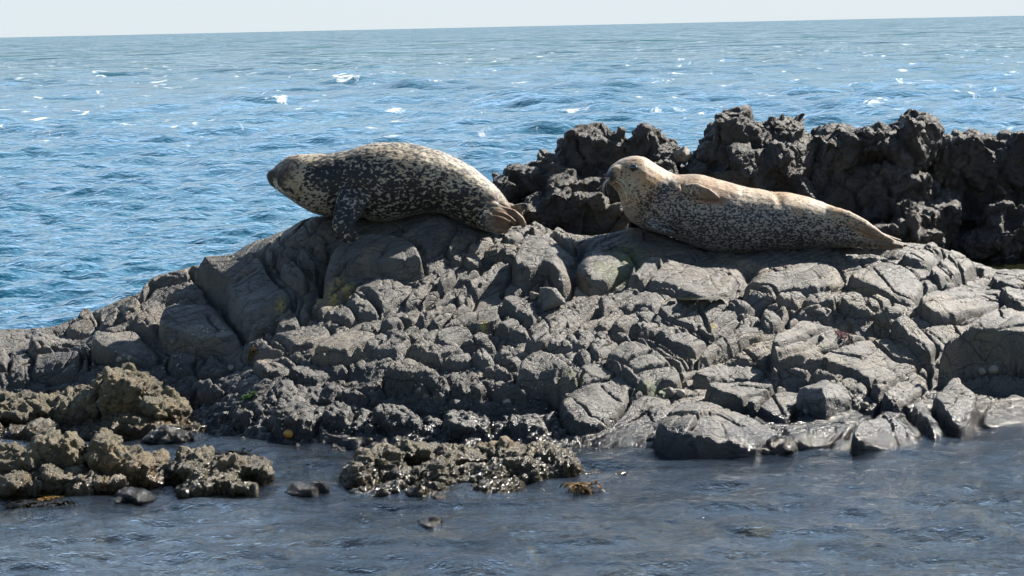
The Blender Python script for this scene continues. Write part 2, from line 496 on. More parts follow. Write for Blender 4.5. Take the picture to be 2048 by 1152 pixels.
B = [
 # left shoulder
 ([(382,541),(447,513),(500,497),(528,512),(536,530),(560,548),(580,562),(590,588),(584,608),(540,635),(498,662),(478,645),(458,622),(446,592),(424,580),(408,556)], .12, .04, .05, .30, -.05),
 ([(275,592),(308,561),(360,537),(386,529),(450,512),(445,518),(390,540),(370,556),(310,572),(285,598)], .05, .05),
 ([(328,597),(345,587),(362,584),(380,592),(400,606),(385,612),(355,612),(335,603)], .09, .05),
 ([(250,650),(270,625),(276,612),(300,601),(325,600),(355,606),(345,620),(325,630),(312,655),(280,655)], .12, .06, .1, .3, 0),
 ([(312,665),(325,632),(350,615),(390,610),(405,603),(440,606),(455,625),(475,650),(488,662),(470,672),(400,690),(340,690)], .12, .05, .05, .30, -.1),
 ([(190,680),(215,655),(245,648),(275,652),(262,664),(215,685)], .07, .05),
 ([(180,700),(184,680),(220,660),(258,648),(300,665),(322,688),(318,705),(260,715),(200,712)], .12, .06, .1, .3, 0),
 ([(55,690),(60,672),(90,666),(150,666),(180,672),(182,690),(175,702),(120,695),(70,700)], .11, .05),
 ([(62,735),(70,705),(100,693),(135,690),(165,705),(160,730),(145,750),(100,755),(75,750)], .08, .06),
 ([(-80,700),(-80,672),(20,668),(45,662),(60,660),(80,666),(45,682),(35,690),(0,700)], .06, .05),
 ([(-60,740),(-60,700),(15,696),(20,715),(15,735)], .06, .04),
 ([(126,664),(150,640),(160,625),(180,619),(197,625),(200,640),(175,664)], .05, .04),
 ([(200,640),(215,615),(240,605),(240,620),(235,640),(195,660)], .05, .04),
 ([(240,628),(245,605),(272,592),(285,600),(270,620),(245,640)], .05, .04),
 ([(330,725),(345,700),(370,690),(400,700),(415,715),(395,735),(350,745)], .06, .05),
 ([(385,722),(400,705),(430,700),(450,715),(470,730),(440,745),(400,742)], .06, .05),
 # under the dark seal
 ([(528,505),(532,495),(555,500),(548,520),(540,530)], .06, .03),
 ([(549,520),(555,502),(575,499),(588,512),(588,518),(560,520)], .09, .03),
 ([(553,525),(588,518),(600,530),(618,555),(612,565),(600,575),(585,560),(565,540)], .10, .04),
 ([(590,500),(610,492),(625,510),(638,525),(632,545),(622,540),(605,520),(592,512)], .09, .03),
 ([(622,490),(640,475),(655,480),(660,495),(655,510),(640,505)], .07, .03),
 ([(560,480),(590,465),(640,462),(660,470),(640,478),(600,485)], .05, .03),
 ([(640,560),(645,530),(665,500),(690,482),(720,465),(765,460),(800,468),(830,480),(845,500),(850,515),(820,520),(790,525),(750,520),(715,525),(690,535),(670,560),(655,572)], .15, .08),
 ([(790,475),(830,445),(880,430),(920,445),(900,470),(880,500),(850,510),(830,478)], .06, .07),
 ([(890,500),(905,470),(940,455),(960,465),(930,490),(900,510)], .06, .05),
 ([(930,500),(950,475),(985,465),(985,480),(950,500)], .06, .04),
 ([(620,610),(630,590),(665,570),(690,545),(720,530),(760,520),(775,522),(740,545),(720,560),(700,580),(660,605),(640,618),(625,615)], .08, .05),
 ([(700,600),(705,580),(725,560),(750,548),(790,545),(805,560),(830,560),(828,575),(800,590),(770,610),(762,620),(750,600),(735,590)], .08, .05),
 ([(685,600),(700,585),(730,582),(745,595),(762,618),(755,625),(715,628),(705,612)], .07, .04),
 ([(645,620),(665,605),(695,600),(712,615),(715,630),(700,640),(680,638),(670,628)], .06, .04),
 ([(595,615),(620,606),(640,620),(625,635),(605,635)], .05, .03),
 ([(545,655),(555,635),(590,625),(605,635),(590,650),(560,660)], .06, .04),
 ([(540,670),(570,655),(615,640),(650,640),(665,655),(650,670),(620,690),(570,700),(535,690)], .05, .05),
 ([(755,640),(780,628),(810,632),(815,645),(790,655),(765,655)], .05, .04),
 ([(615,720),(625,700),(655,672),(690,655),(725,650),(760,655),(780,672),(745,690),(700,710),(650,722)], .11, .06),
 ([(720,690),(740,665),(775,652),(815,662),(825,672),(800,695),(760,700)], .10, .06),
 ([(480,700),(495,680),(520,670),(560,672),(580,690),(560,712),(510,715)], .08, .05),
 ([(570,745),(590,725),(640,715),(690,722),(700,740),(650,755),(600,760)], .07, .05),
 ([(500,735),(530,712),(570,710),(600,722),(580,745),(530,755)], .06, .05),
 # centre
 ([(828,640),(845,615),(880,590),(935,578),(938,590),(910,615),(880,645),(860,645)], .08, .04),
 ([(905,625),(935,590),(955,590),(945,610),(930,625),(890,645)], .06, .03),
 ([(900,565),(930,540),(965,537),(963,548),(940,560),(920,565)], .06, .03),
 ([(870,570),(875,555),(895,537),(912,540),(905,560),(890,570)], .08, .04),
 ([(803,610),(815,580),(840,565),(868,562),(870,570),(850,585),(830,600)], .07, .04),
 ([(838,605),(850,580),(885,572),(880,585),(860,600)], .06, .03),
 ([(925,530),(930,505),(955,500),(970,515),(965,530)], .07, .03),
 ([(895,520),(905,508),(935,505),(938,520),(915,528)], .06, .03),
 ([(905,600),(930,575),(965,545),(985,520),(1000,512),(1025,515),(1030,535),(1015,555),(990,570),(950,590),(935,610)], .08, .05),
 ([(1020,520),(1040,482),(1060,470),(1095,470),(1120,485),(1130,505),(1140,530),(1145,550),(1130,565),(1110,560),(1105,540),(1090,520),(1075,530),(1060,540),(1030,545)], .15, .05),
 ([(1030,560),(1045,545),(1080,545),(1085,560),(1075,570),(1050,572)], .08, .03),
 ([(1085,550),(1105,550),(1112,570),(1110,580),(1085,568)], .08, .03),
 ([(960,500),(985,490),(1010,485),(1035,490),(1045,505),(1030,515),(1000,508)], .07, .03),
 ([(1050,455),(1060,440),(1085,440),(1095,455),(1070,462)], .06, .03),
 ([(1100,460),(1110,450),(1130,455),(1150,480),(1145,500),(1125,480)], .09, .03),
 ([(1000,470),(1030,460),(1050,462),(1040,475),(1010,480)], .05, .03),
 ([(990,605),(1010,595),(1035,592),(1065,602),(1078,615),(1075,630),(1060,640),(1040,635),(1020,620)], .10, .06),
 ([(1000,585),(1020,560),(1040,562),(1050,575),(1030,590)], .06, .04),
 ([(870,660),(900,640),(940,625),(985,615),(1005,628),(1010,640),(985,650),(960,655),(930,650),(890,660)], .08, .05),
 ([(985,655),(1005,640),(1010,628),(1040,638),(1060,655),(1055,668),(1035,668),(1010,662)], .08, .04),
 ([(862,678),(880,658),(915,650),(945,654),(950,665),(925,680),(880,688)], .10, .05),
 ([(915,682),(930,667),(960,657),(985,665),(995,680),(960,688)], .10, .04),
 ([(800,702),(830,692),(880,687),(925,684),(950,700),(945,715),(915,725),(880,715),(840,705)], .10, .05),
 ([(765,755),(765,735),(785,720),(820,710),(860,718),(880,735),(900,745),(900,765),(880,770),(840,755),(800,760),(780,760)], .13, .07),
 ([(862,775),(872,763),(885,760),(893,772),(890,790),(875,795),(863,788)], .09, .05),
 ([(902,765),(915,755),(930,758),(933,775),(915,785),(905,782)], .08, .05),
 ([(938,775),(950,758),(968,757),(978,770),(965,785),(945,790)], .09, .06),
 ([(825,765),(840,757),(855,765),(858,780),(840,785),(828,778)], .08, .05),
 ([(940,702),(965,692),(990,697),(995,715),(985,725),(960,720),(945,712)], .10, .05),
 ([(985,698),(1010,692),(1040,705),(1045,715),(1030,725),(1010,722),(990,712)], .09, .05),
 ([(1025,745),(1030,720),(1050,702),(1080,692),(1115,700),(1145,715),(1158,730),(1155,742),(1130,758),(1105,765),(1095,750),(1060,752)], .15, .07),
 ([(1040,690),(1075,667),(1110,657),(1150,664),(1155,680),(1140,690),(1105,688),(1070,690)], .08, .05),
 ([(960,740),(985,724),(1010,732),(1030,745),(1005,750)], .07, .05),
 ([(980,775),(1000,762),(1040,767),(1060,780),(1050,790),(1020,785),(990,787)], .09, .05),
 ([(740,830),(760,812),(800,805),(830,815),(850,835),(820,850),(770,850)], .10, .06),
 ([(880,845),(900,825),(940,815),(975,825),(990,845),(950,860),(900,860)], .10, .07),
 ([(1010,850),(1040,830),(1080,830),(1100,848),(1070,862),(1030,862)], .08, .06),
 ([(535,825),(545,800),(575,790),(610,795),(635,815),(630,840),(590,850),(550,845)], .14, .08),
 ([(455,815),(465,805),(490,802),(510,815),(500,830),(470,835)], .10, .06),
 ([(385,785),(395,762),(420,755),(440,760),(455,768),(450,778),(420,785)], .08, .05),
 ([(640,820),(660,805),(690,800),(710,815),(700,835),(660,840)], .10, .06),
 ([(670,790),(690,775),(720,775),(740,790),(720,800),(690,802)], .07, .05),
 # smooth grey front, centre right
 ([(1115,770),(1150,740),(1165,722),(1200,714),(1235,727),(1265,747),(1280,770),(1262,790),(1240,825),(1190,850),(1150,860),(1120,840),(1118,800)], .07, .08),
 ([(1207,712),(1225,692),(1245,682),(1270,681),(1310,697),(1340,720),(1362,742),(1368,755),(1355,765),(1320,762),(1300,775),(1290,778),(1270,760),(1240,735)], .12, .05),
 ([(1268,672),(1285,672),(1320,692),(1370,707),(1380,715),(1365,730),(1350,725),(1310,702),(1280,690)], .07, .04),
 ([(1175,690),(1180,674),(1205,667),(1230,670),(1245,680),(1225,692),(1210,705),(1195,710),(1180,700)], .08, .05),
 ([(1125,680),(1145,657),(1175,657),(1195,670),(1175,690),(1150,692)], .07, .05),
 ([(1150,712),(1155,692),(1180,702),(1185,714),(1165,724)], .06, .04),
 ([(1220,677),(1225,662),(1255,664),(1268,674),(1262,682)], .05, .03),
 ([(1145,560),(1160,530),(1200,502),(1240,494),(1265,502),(1278,525),(1265,540),(1240,550),(1210,570),(1170,575)], .09, .08),
 ([(1270,545),(1285,527),(1300,519),(1340,522),(1400,527),(1450,534),(1475,547),(1470,570),(1450,585),(1400,590),(1370,580),(1330,575),(1290,570),(1250,565)], .12, .07),
 ([(1195,600),(1240,577),(1290,577),(1360,582),(1360,600),(1310,620),(1280,610),(1240,625),(1200,625)], .05, .05),
 ([(1125,645),(1160,620),(1195,600),(1200,610),(1165,630),(1140,650)], .06, .03),
 ([(1150,650),(1185,627),(1215,617),(1220,625),(1190,642),(1165,655)], .06, .03),
 ([(1190,645),(1215,627),(1245,612),(1250,620),(1225,645),(1215,655),(1200,655)], .06, .03),
 ([(1215,657),(1240,632),(1290,609),(1310,622),(1300,635),(1270,642),(1240,657)], .06, .04),
 ([(1250,657),(1275,647),(1320,637),(1345,647),(1320,662),(1290,667),(1265,662)], .06, .04),
 ([(1310,622),(1330,607),(1400,592),(1470,614),(1480,640),(1450,660),(1420,670),(1390,652),(1345,642)], .05, .04),
 ([(1295,667),(1345,652),(1400,667),(1420,674),(1385,707),(1340,692)], .05, .04),
 ([(1390,712),(1420,677),(1480,652),(1540,652),(1560,665),(1520,682),(1460,702),(1410,732),(1390,727)], .06, .05),
 # right, below the pale seal
 ([(1480,577),(1500,562),(1550,537),(1590,522),(1640,514),(1680,522),(1690,545),(1670,562),(1630,572),(1560,577),(1530,585)], .11, .09),
 ([(1690,562),(1700,542),(1730,532),(1800,522),(1830,542),(1850,562),(1840,592),(1830,605),(1790,592),(1740,577)], .11, .09),
 ([(1453,602),(1470,587),(1535,572),(1550,577),(1555,592),(1530,605),(1490,614),(1460,614)], .10, .04),
 ([(1545,602),(1560,587),(1600,577),(1620,587),(1600,607),(1570,610)], .08, .04),
 ([(1595,610),(1610,592),(1660,587),(1675,597),(1670,607),(1620,614)], .09, .03),
 ([(1675,612),(1690,592),(1720,587),(1760,597),(1765,610),(1750,624),(1700,622)], .10, .03),
 ([(1735,617),(1730,597),(1760,587),(1785,597),(1780,612)], .07, .04),
 ([(1520,652),(1525,612),(1560,602),(1578,612),(1575,632),(1555,642)], .12, .03),
 ([(1565,652),(1590,622),(1640,607),(1668,612),(1665,632),(1655,642),(1620,642)], .11, .04),
 ([(1745,627),(1760,612),(1800,607),(1812,622),(1790,637),(1760,647)], .14, .03),
 ([(1765,647),(1810,627),(1830,642),(1860,667),(1875,682),(1870,702),(1850,707),(1835,692),(1790,657)], .10, .04),
 ([(1540,702),(1570,672),(1620,642),(1640,642),(1700,667),(1770,650),(1785,662),(1810,692),(1850,717),(1862,732),(1850,752),(1760,772),(1720,747),(1680,737),(1600,737),(1545,742)], .08, .05),
 ([(1535,752),(1550,735),(1600,732),(1660,742),(1680,747),(1640,754),(1590,757)], .08, .03),
 ([(1405,792),(1425,772),(1475,757),(1540,757),(1590,762),(1640,782),(1610,797),(1590,802),(1580,830),(1550,830),(1500,812),(1440,802)], .10, .07),
 ([(1300,872),(1330,832),(1360,802),(1400,797),(1450,807),(1540,832),(1560,847),(1540,872),(1510,887),(1450,882),(1380,897),(1320,892)], .15, .10),
 ([(1570,872),(1560,852),(1590,837),(1650,842),(1680,862),(1650,892),(1620,900),(1590,892)], .09, .07),
 ([(1695,882),(1710,852),(1740,832),(1790,817),(1830,842),(1850,877),(1830,892),(1770,902),(1720,902)], .17, .06),
 ([(1815,817),(1840,792),(1855,802),(1870,832),(1890,867),(1870,877),(1855,862),(1835,832)], .13, .04),
 ([(1860,792),(1880,777),(1900,757),(1925,759),(1935,777),(1955,787),(1960,797),(1950,817),(1940,842),(1920,847),(1895,827),(1875,802)], .16, .04),
 ([(1735,762),(1770,742),(1850,737),(1860,752),(1845,777),(1810,802),(1780,812),(1755,792)], .08, .04),
 ([(1960,852),(1970,812),(2000,797),(2060,782),(2150,785),(2150,850),(1990,862)], .09, .06),
 ([(1380,762),(1395,747),(1440,722),(1480,712),(1530,727),(1535,742),(1510,757),(1450,757),(1410,767)], .08, .04),
 ([(1800,522),(1810,502),(1840,490),(1870,502),(1885,514),(1875,532),(1850,534),(1820,527)], .09, .04),
 ([(1840,497),(1860,489),(1880,494),(1888,507),(1880,514)], .07, .03),
 ([(1870,532),(1885,512),(1905,512),(1925,537),(1928,550),(1910,557),(1895,542)], .09, .03),
 ([(1890,512),(1900,500),(1940,512),(1965,532),(1950,547),(1930,547),(1915,527)], .09, .03),
 ([(1855,547),(1870,529),(1895,542),(1915,562),(1895,572),(1870,562)], .08, .03),
 ([(1830,612),(1880,582),(1910,574),(1960,577),(2000,587),(2010,602),(1960,622),(1900,642),(1850,642)], .06, .05),
 ([(1975,562),(1990,542),(2100,532),(2100,572),(2010,577)], .07, .05),
 ([(1990,582),(2100,572),(2100,612),(2020,612)], .06, .05),
 ([(1872,690),(1890,667),(1925,650),(1955,622),(2010,622),(2140,625),(2140,690),(2100,672),(2050,664),(1990,656),(1940,662),(1900,682)], .26, .05),
]
# hollows first, then the traced blocks, then joints
for poly, w, d in [
    ([(620,600),(632,570),(650,535),(665,505)], .12, .08),
    ([(600,580),(625,595),(640,610)], .08, .05),
    ([(440,730),(520,720),(610,735),(720,745)], .20, .06),
    ([(640,780),(760,790),(900,810),(1050,810),(1100,790)], .28, .12),
    ([(1140,560),(1150,520),(1160,490)], .12, .10),
    ([(1480,600),(1580,640),(1700,655),(1760,650)], .14, .07),
    ([(1500,540),(1490,570),(1470,600)], .10, .08),
    ([(1870,760),(1950,760),(2060,790)], .18, .07),
    ([(1590,775),(1700,800),(1740,820)], .12, .05),
    ([(420,590),(450,640),(490,668),(560,620),(610,600)], .07, .05),
    ([(1690,500),(1740,500),(1790,515)], .10, .04)]:
    groove(poly, w, d, soft=True)
base_s = sampler(Z, GX0, GX1, GY0, GY1)
for b in B: block(*b)
Z += BLK - CRK

# natural jointing: elongated blocks along the ribs, cracks between them, at two sizes
ang = R(38)
ru, rv = np.cos(ang) * wx + np.sin(ang) * wy, -np.sin(ang) * wx + np.cos(ang) * wy
gy_, gx_ = np.gradient(Z, GS)
steep = np.sqrt(gx_ ** 2 + gy_ ** 2)
calm = np.clip(1.25 - steep / 1.1, 0.12, 1) * SMO_
calm = np.clip(1.25 - steep / 1.1, 0.12, 1) * SMO_
lowm = np.clip(0.5 + 1.2 * fbm(XX * 1.3, YY * 1.3, 3.1, 40, 3), 0, 1)
def ribs(wid, lng, seed, hgt, crk, cw, mask):
    global Z
    vv = rv / wid + 0.9 * fbm(XX * 1.6, YY * 1.6, seed * 3.3, seed + 200, 2)
    i = np.floor(vv); fv = np.minimum(vv - i, 1 - (vv - i)) * wid
    ri = rnd(hsh(i.astype(np.int64), i.astype(np.int64) * 0, i.astype(np.int64) * 0, seed), 1)
    uu = ru / (lng * (0.6 + 0.9 * ri)) + ri * 17 + 0.5 * fbm(XX * 3.0, YY * 3.0, seed * 1.7, seed + 210, 2)
    j = np.floor(uu); fu = np.minimum(uu - j, 1 - (uu - j)) * lng
    cid = hsh(i.astype(np.int64), j.astype(np.int64), (i * 0).astype(np.int64), seed + 9)
    e = np.minimum(fv, fu)
    open_v = 0.25 + 0.75 * (ri > .35)
    on = np.where(fv < fu, open_v, np.where(rnd(cid, 2) > .35, 0.9, 0.2))
    rounding = np.sqrt(1 - (1 - np.clip(e / (wid * .28), 0, 1)) ** 2)
    tilt = ((uu - j) - .5) * (rnd(cid, 3) - .4) * .8 + ((vv - i) - .5) * (rnd(cid, 4) - .5) * .6
    Z = Z + mask * calm * (hgt * (rnd(cid, 1) - .5) * np.clip(e / cw, 0, 1) + hgt * .9 * rounding + hgt * tilt * rounding - crk * on * np.clip(1 - e / cw, 0, 1))
region = np.clip(0.5 + 1.6 * fbm(XX * 0.9, YY * 0.9, 6.1, 44, 2), 0, 1)
ribs(0.125, 0.34, 1, .014, .046, .0085, 0.25 + 0.75 * region)
ribs(0.052, 0.12, 2, .006, .020, .007, 0.9 - 0.8 * region)
for su, sv, hgt, crk, cw, seed, amt in [(0.17, 0.08, .004, .008, .07, 2, 0.8), (0.07, 0.035, .003, .004, .12, 3, 0.8)]:
    f1, f2, cid = worley(ru / su, rv / sv, 0.0, seed, False)
    e = f2 - f1
    k = np.clip(e / cw, 0, 1)
    dome = np.clip(e, 0, 0.7) ** 0.5
    m = 1.0 if seed == 1 else np.clip(lowm if seed == 2 else 1.1 - lowm * 0.5, 0.15, 1)
    m = m * calm
    on = (rnd(cid, 5) > (0.35 if seed == 1 else 0.3))
    Z += m * amt * (hgt * (rnd(cid, 1) - 0.5) * 0.9 * np.clip(e / (cw * 1.6), 0, 1) + hgt * 0.8 * dome * (0.3 + 0.7 * rnd(cid, 3))) - m * crk * (1 - k) ** 1.5 * np.where(on, 1, 0.2)

Z += 0.022 * fbm(XX * 2.2, YY * 2.2, 1.0, 60, 3)
# pitted, knobbly rock near the tide line and on the left
low = np.clip((0.30 - Z) / 0.25, 0, 1) * np.clip((0.9 - XX) / 1.4, 0.15, 1)

srf = sampler(Z, GX0, GX1, GY0, GY1)
for poly, w, d in [
    *[(q, .012, .042) for q in [
      [(1270,745),(1400,735),(1560,690),(1700,650)], [(1200,625),(1090,690),(1000,720)], [(1060,640),(960,680),(880,720)], [(900,600),(800,650),(700,700)],
      [(1000,560),(900,620),(830,660)], [(760,540),(690,590),(600,650)], [(1860,600),(1780,650),(1640,700)], [(1700,560),(1600,600),(1480,640)],
      [(1650,720),(1500,790),(1380,860)], [(1850,720),(1760,790),(1690,880)], [(1560,760),(1420,830),(1300,880)], [(1300,700),(1200,760),(1120,820)],
      [(1480,690),(1560,740),(1600,770)], [(1700,665),(1790,720),(1860,745)], [(1000,520),(900,580),(850,610)], [(1080,560),(1000,610),(930,650)]]],
    ([(382,541),(408,556),(424,580),(446,592),(458,622),(478,645),(498,664)], .025, .05),
    ([(498,664),(540,637),(584,612),(600,590)], .02, .04),
    ([(425,580),(450,577),(470,565),(482,555),(510,540)], .012, .025),
    ([(330,700),(400,692),(500,672)], .015, .03),
    ([(413,628),(425,650),(440,662)], .008, .015),
    ([(555,521),(590,517),(612,540),(620,556)], .012, .03),
    ([(690,585),(715,583),(745,600),(763,620)], .012, .025),
    ([(675,578),(705,560),(730,545)], .012, .02),
    ([(905,612),(930,590),(960,570)], .010, .02),
    ([(860,640),(890,610),(930,585)], .010, .02),
    ([(1165,650),(1215,620),(1290,575),(1350,520)], .014, .03),
    ([(1140,640),(1200,600),(1240,580),(1270,555)], .012, .025),
    ([(1268,672),(1310,697),(1368,728)], .016, .03),
    ([(1300,675),(1340,697),(1385,715)], .014, .03),
    ([(1310,690),(1420,640),(1450,615)], .012, .02),
    ([(1345,640),(1395,625),(1450,590)], .010, .018),
    ([(1395,607),(1420,665),(1480,640)], .012, .02),
    ([(1400,735),(1430,710),(1480,690),(1560,665)], .022, .045),
    ([(1555,725),(1600,700),(1640,675)], .014, .02),
    ([(1590,730),(1640,710),(1680,680)], .010, .015),
    ([(1640,700),(1680,708),(1720,715)], .008, .012),
    ([(1690,745),(1720,720),(1760,690)], .010, .012),
    ([(1120,790),(1150,800),(1180,830),(1210,850)], .010, .018),
    ([(1120,790),(1140,770),(1165,745)], .010, .02),
    ([(1260,780),(1255,810),(1230,835)], .014, .03),
    ([(1200,770),(1235,800),(1260,810)], .008, .012),
    ([(1400,800),(1460,800),(1520,825)], .010, .02),
    ([(1350,830),(1420,825),(1480,850),(1520,850)], .010, .02),
    ([(1380,815),(1440,815),(1540,845)], .010, .02),
    ([(1480,770),(1540,785),(1570,830)], .010, .018),
    ([(1730,770),(1760,800),(1780,820)], .010, .015),
    ([(1740,835),(1790,880),(1800,895)], .010, .015),
    ([(1765,830),(1820,885)], .008, .012),
    ([(1810,815),(1850,880),(1860,890)], .020, .05),
    ([(1640,785),(1660,825)], .005, .01),
    ([(1880,515),(1930,555),(1925,570)], .014, .03),
    ([(1720,530),(1790,585),(1830,605)], .010, .015),
    ([(1830,605),(1880,575),(1960,540)], .02, .05),
    ([(1890,600),(1960,590),(2040,615)], .010, .015),
    ([(130,690),(180,700),(180,740)], .012, .03),
    ([(60,700),(100,690),(165,700)], .012, .03)]:
    groove(poly, w, d, surf=srf)

# fade the outer rim down into the sea bed
rim = np.clip((GX1 - 0.05 - np.abs(XX)) / 0.5, 0, 1)
rim = np.minimum(rim, np.clip((GY1 - YY) / 0.5, 0, 1))
Z = np.where(rim < 1, Z * rim - 0.8 * (1 - rim), Z)
Z = np.maximum(Z, -0.8)
srf = sampler(Z, GX0, GX1, GY0, GY1)

# sideways push makes overhanging lips instead of a perfect height field
PX = XX + 0.004 * fbm(XX * 9, YY * 9, Z * 9, 91, 3)
PY = YY + 0.004 * fbm(XX * 9, YY * 9, Z * 9, 95, 3)
P3 = np.stack([PX, PY, Z], -1)
tu, tv = np.gradient(P3, axis=1), np.gradient(P3, axis=0)
NN = np.cross(tu, tv); NN /= np.linalg.norm(NN, axis=-1, keepdims=True) + 1e-12
low = np.clip((0.36 - Z) / 0.25, 0, 1) * np.clip((0.7 - XX) / 1.0, 0.10, 1)
f1, f2, cid = worley(P3[..., 0] * 17, P3[..., 1] * 17, P3[..., 2] * 17, 9)
e3 = f2 - f1
D3 = low * (0.034 * (0.55 - f1)) + (1 - low) * (0.0012 * facets(P3[..., 0], P3[..., 1], P3[..., 2], .075, 19, .8) + 0.005 * facets(P3[..., 0], P3[..., 1], P3[..., 2], .21, 29, .6))
D3 += (0.0025 + 0.012 * low) * fbm(P3[..., 0] * 14, P3[..., 1] * 14, P3[..., 2] * 18, 70, 4, 0.65)
P3 = P3 + NN * D3[..., None]
me = grid_mesh('rock_ledge', P3)
def spots(lst):
    a = np.zeros_like(Z)
    for px, py, rx, ry in lst:
        p = hit(px, py, s=srf)
        a = np.maximum(a, np.clip(1.3 - np.sqrt(((wx - p[0]) / rx) ** 2 + ((wy - p[1]) / ry) ** 2), 0, 1))
    return a
add_attr(me, 'yellow', spots([(558,612,.03,.06),(690,570,.06,.06),(665,598,.05,.06),(640,600,.04,.05),(1425,652,.03,.03),(968,650,.03,.03)]))
add_attr(me, 'green', spots([(1255,515,.10,.16),(1235,548,.08,.10),(1200,535,.05,.08),(1300,770,.12,.04),(1560,815,.05,.05),(1140,742,.08,.03)]) * 0.9)
rs = np.random.RandomState(3)
sp = np.zeros_like(Z)
bk = 0.16 + 0.20 * np.clip((0.35 - XX) / 0.7, 0, 1) - 0.07 * np.clip((XX - 1.6) / .8, 0, 1) + 0.07 * fbm(XX * 3, YY * 3, 0, 77, 4)
add_attr(me, 'black', np.clip((bk - Z) / 0.05, 0, 1))
add_attr(me, 'white', sp)
ledge = link('rock_ledge', me, M_ledge)
tag(ledge, kind='structure')
print('ledge', len(me.vertices))

# ------------------------------------------------------------------ loose rocks, ridge, islets
def rebase(o, z=None):
    me = o.data
    c = get_co(me)
    b = np.array([(c[:, 0].min() + c[:, 0].max()) / 2, (c[:, 1].min() + c[:, 1].max()) / 2, c[:, 2].min() if z is None else z])
    set_co(me, c - b)
    o.location = b
    return o

def hull(bm, pts):
    vs_ = [bm.verts.new(p) for p in pts]
    r = bmesh.ops.convex_hull(bm, input=vs_)
    dead = [g for g in r['geom_interior'] if isinstance(g, bmesh.types.BMVert)]
    dead += [g for g in r['geom_unused'] if isinstance(g, bmesh.types.BMVert)]
    if dead: bmesh.ops.delete(bm, geom=list(set(dead)), context='VERTS')

def chunk(bm, c, r, rng, n=18, power=1.0):
    pts = []
    for i in range(n):
        v = Vector((rng.gauss(0, 1), rng.gauss(0, 1), rng.gauss(0, 1))).normalized()
        m = max(abs(v.x), abs(v.y), abs(v.z)) ** power
        k = rng.uniform(0.85, 1.1) / (m if power else 1) * (0.92 if power else 1.0)
        pts.append((c[0] + v.x * r[0] * k, c[1] + v.y * r[1] * k, c[2] + v.z * r[2] * k))
    hull(bm, pts)

def remesh(bm, voxel, smooth=0):
    me = bpy.data.meshes.new('tmp')
    bm.to_mesh(me); bm.free()
    o = bpy.data.objects.new('tmp', me)
    COL.objects.link(o)
    m = o.modifiers.new('r', 'REMESH')
    m.mode = 'VOXEL'; m.voxel_size = voxel; m.use_smooth_shade = True
    if smooth:
        s = o.modifiers.new('s', 'SMOOTH'); s.factor = 0.5; s.iterations = smooth
    dg = bpy.context.evaluated_depsgraph_get()
    r = bpy.data.meshes.new_from_object(o.evaluated_get(dg))
    bpy.data.objects.remove(o)
    r.materials.clear()
    r.polygons.foreach_set('use_smooth', np.ones(len(r.polygons), dtype=bool))
    return r

def roughen(me, terms, seed=0):
    c, n = get_co(me), get_no(me)
    d = np.zeros(len(c))
    q = c + 0.03 * np.stack([fbm(c[:, 0] * 6, c[:, 1] * 6, c[:, 2] * 6, seed + k, 2) for k in (1, 2, 3)], -1)
    for kind, size, amp in terms:
        p = q / size
        if kind == 'w':
            f1, f2, cid = worley(p[:, 0], p[:, 1], p[:, 2], seed + 5)
            d += amp * (0.55 - f1)
        elif kind == 'c':          # angular facets with joints
            f1, f2, cid = worley(p[:, 0], p[:, 1], p[:, 2], seed + 6)
            e = f2 - f1
            d += amp * (rnd(cid, 1) - 0.5) * np.clip(e / 0.12, 0, 1) - 0.6 * amp * np.clip(1 - e / 0.1, 0, 1)
        elif kind == 'p':
            d += amp * facets(q[:, 0], q[:, 1], q[:, 2] * .7, size, seed + 9)
        elif kind == 'r':
            d += amp * 0.5 * fbm(p[:, 0], p[:, 1], p[:, 2], seed + 7, 4, ridge=True)
        else:
            d += amp * fbm(p[:, 0], p[:, 1], p[:, 2], seed + 8, 4, 0.6)
    set_co(me, c + n * d[:, None])

CRAG = [('p', .28, .050), ('p', .12, .026), ('w', .07, .016), ('c', .045, .012), ('w', .025, .006), ('f', .015, .004)]
def rock(name, chunks, mat, label, voxel=0.012, terms=CRAG, seed=1, extra=None, group=None, cat='rock', power=1.0, smooth=0, outline=None, base=None):
    """ chunks: (px, py, rx_px, rz_px, Y, ry) at their place in the photograph; outline: crest of a slab (px, py), with its distance and thickness """
    rng = random.Random(seed)
    bm = bmesh.new()
    for (px, py, rx, rz, Y, ry) in chunks:
        c = at(px, py, Y)
        s = Y / FPX
        chunk(bm, c, (rx * s, ry, rz * s), rng, power=power)
    me = remesh(bm, voxel, smooth)
    roughen(me, terms, seed)
    o = link(name, me, mat)
    rebase(o)
    tag(o, label, cat, group)
    return o

# back ridge
rock('craggy_rock', [
    (1195,325,75,70,16.5,.25),(1270,315,70,58,16.5,.25),(1160,330,45,62,16.4,.2),(1220,285,34,32,16.5,.18),(1285,285,34,34,16.5,.18),(1325,320,38,42,16.45,.2),
    (1100,350,55,44,16.3,.22),(1050,365,50,36,16.25,.2),(1010,372,32,30,16.2,.2),(1140,385,80,48,16.1,.25),(1230,395,70,60,16.1,.25),(1320,370,60,50,16.2,.22),
    (1090,425,50,40,15.9,.2),(1160,430,60,42,15.85,.2),(1215,455,45,52,15.75,.18),(1180,410,36,28,15.75,.15),(1110,395,30,22,15.85,.15),(1290,430,50,50,16.0,.2),(1190,490,40,35,15.7,.15),(1150,470,40,30,15.75,.15),
    (1100,440,110,70,16.4,.4),(1260,430,110,100,16.4,.4),(1190,380,110,90,16.6,.3)],
    M_ridge, 'black knobbly craggy rock rising between the two seals', seed=3)
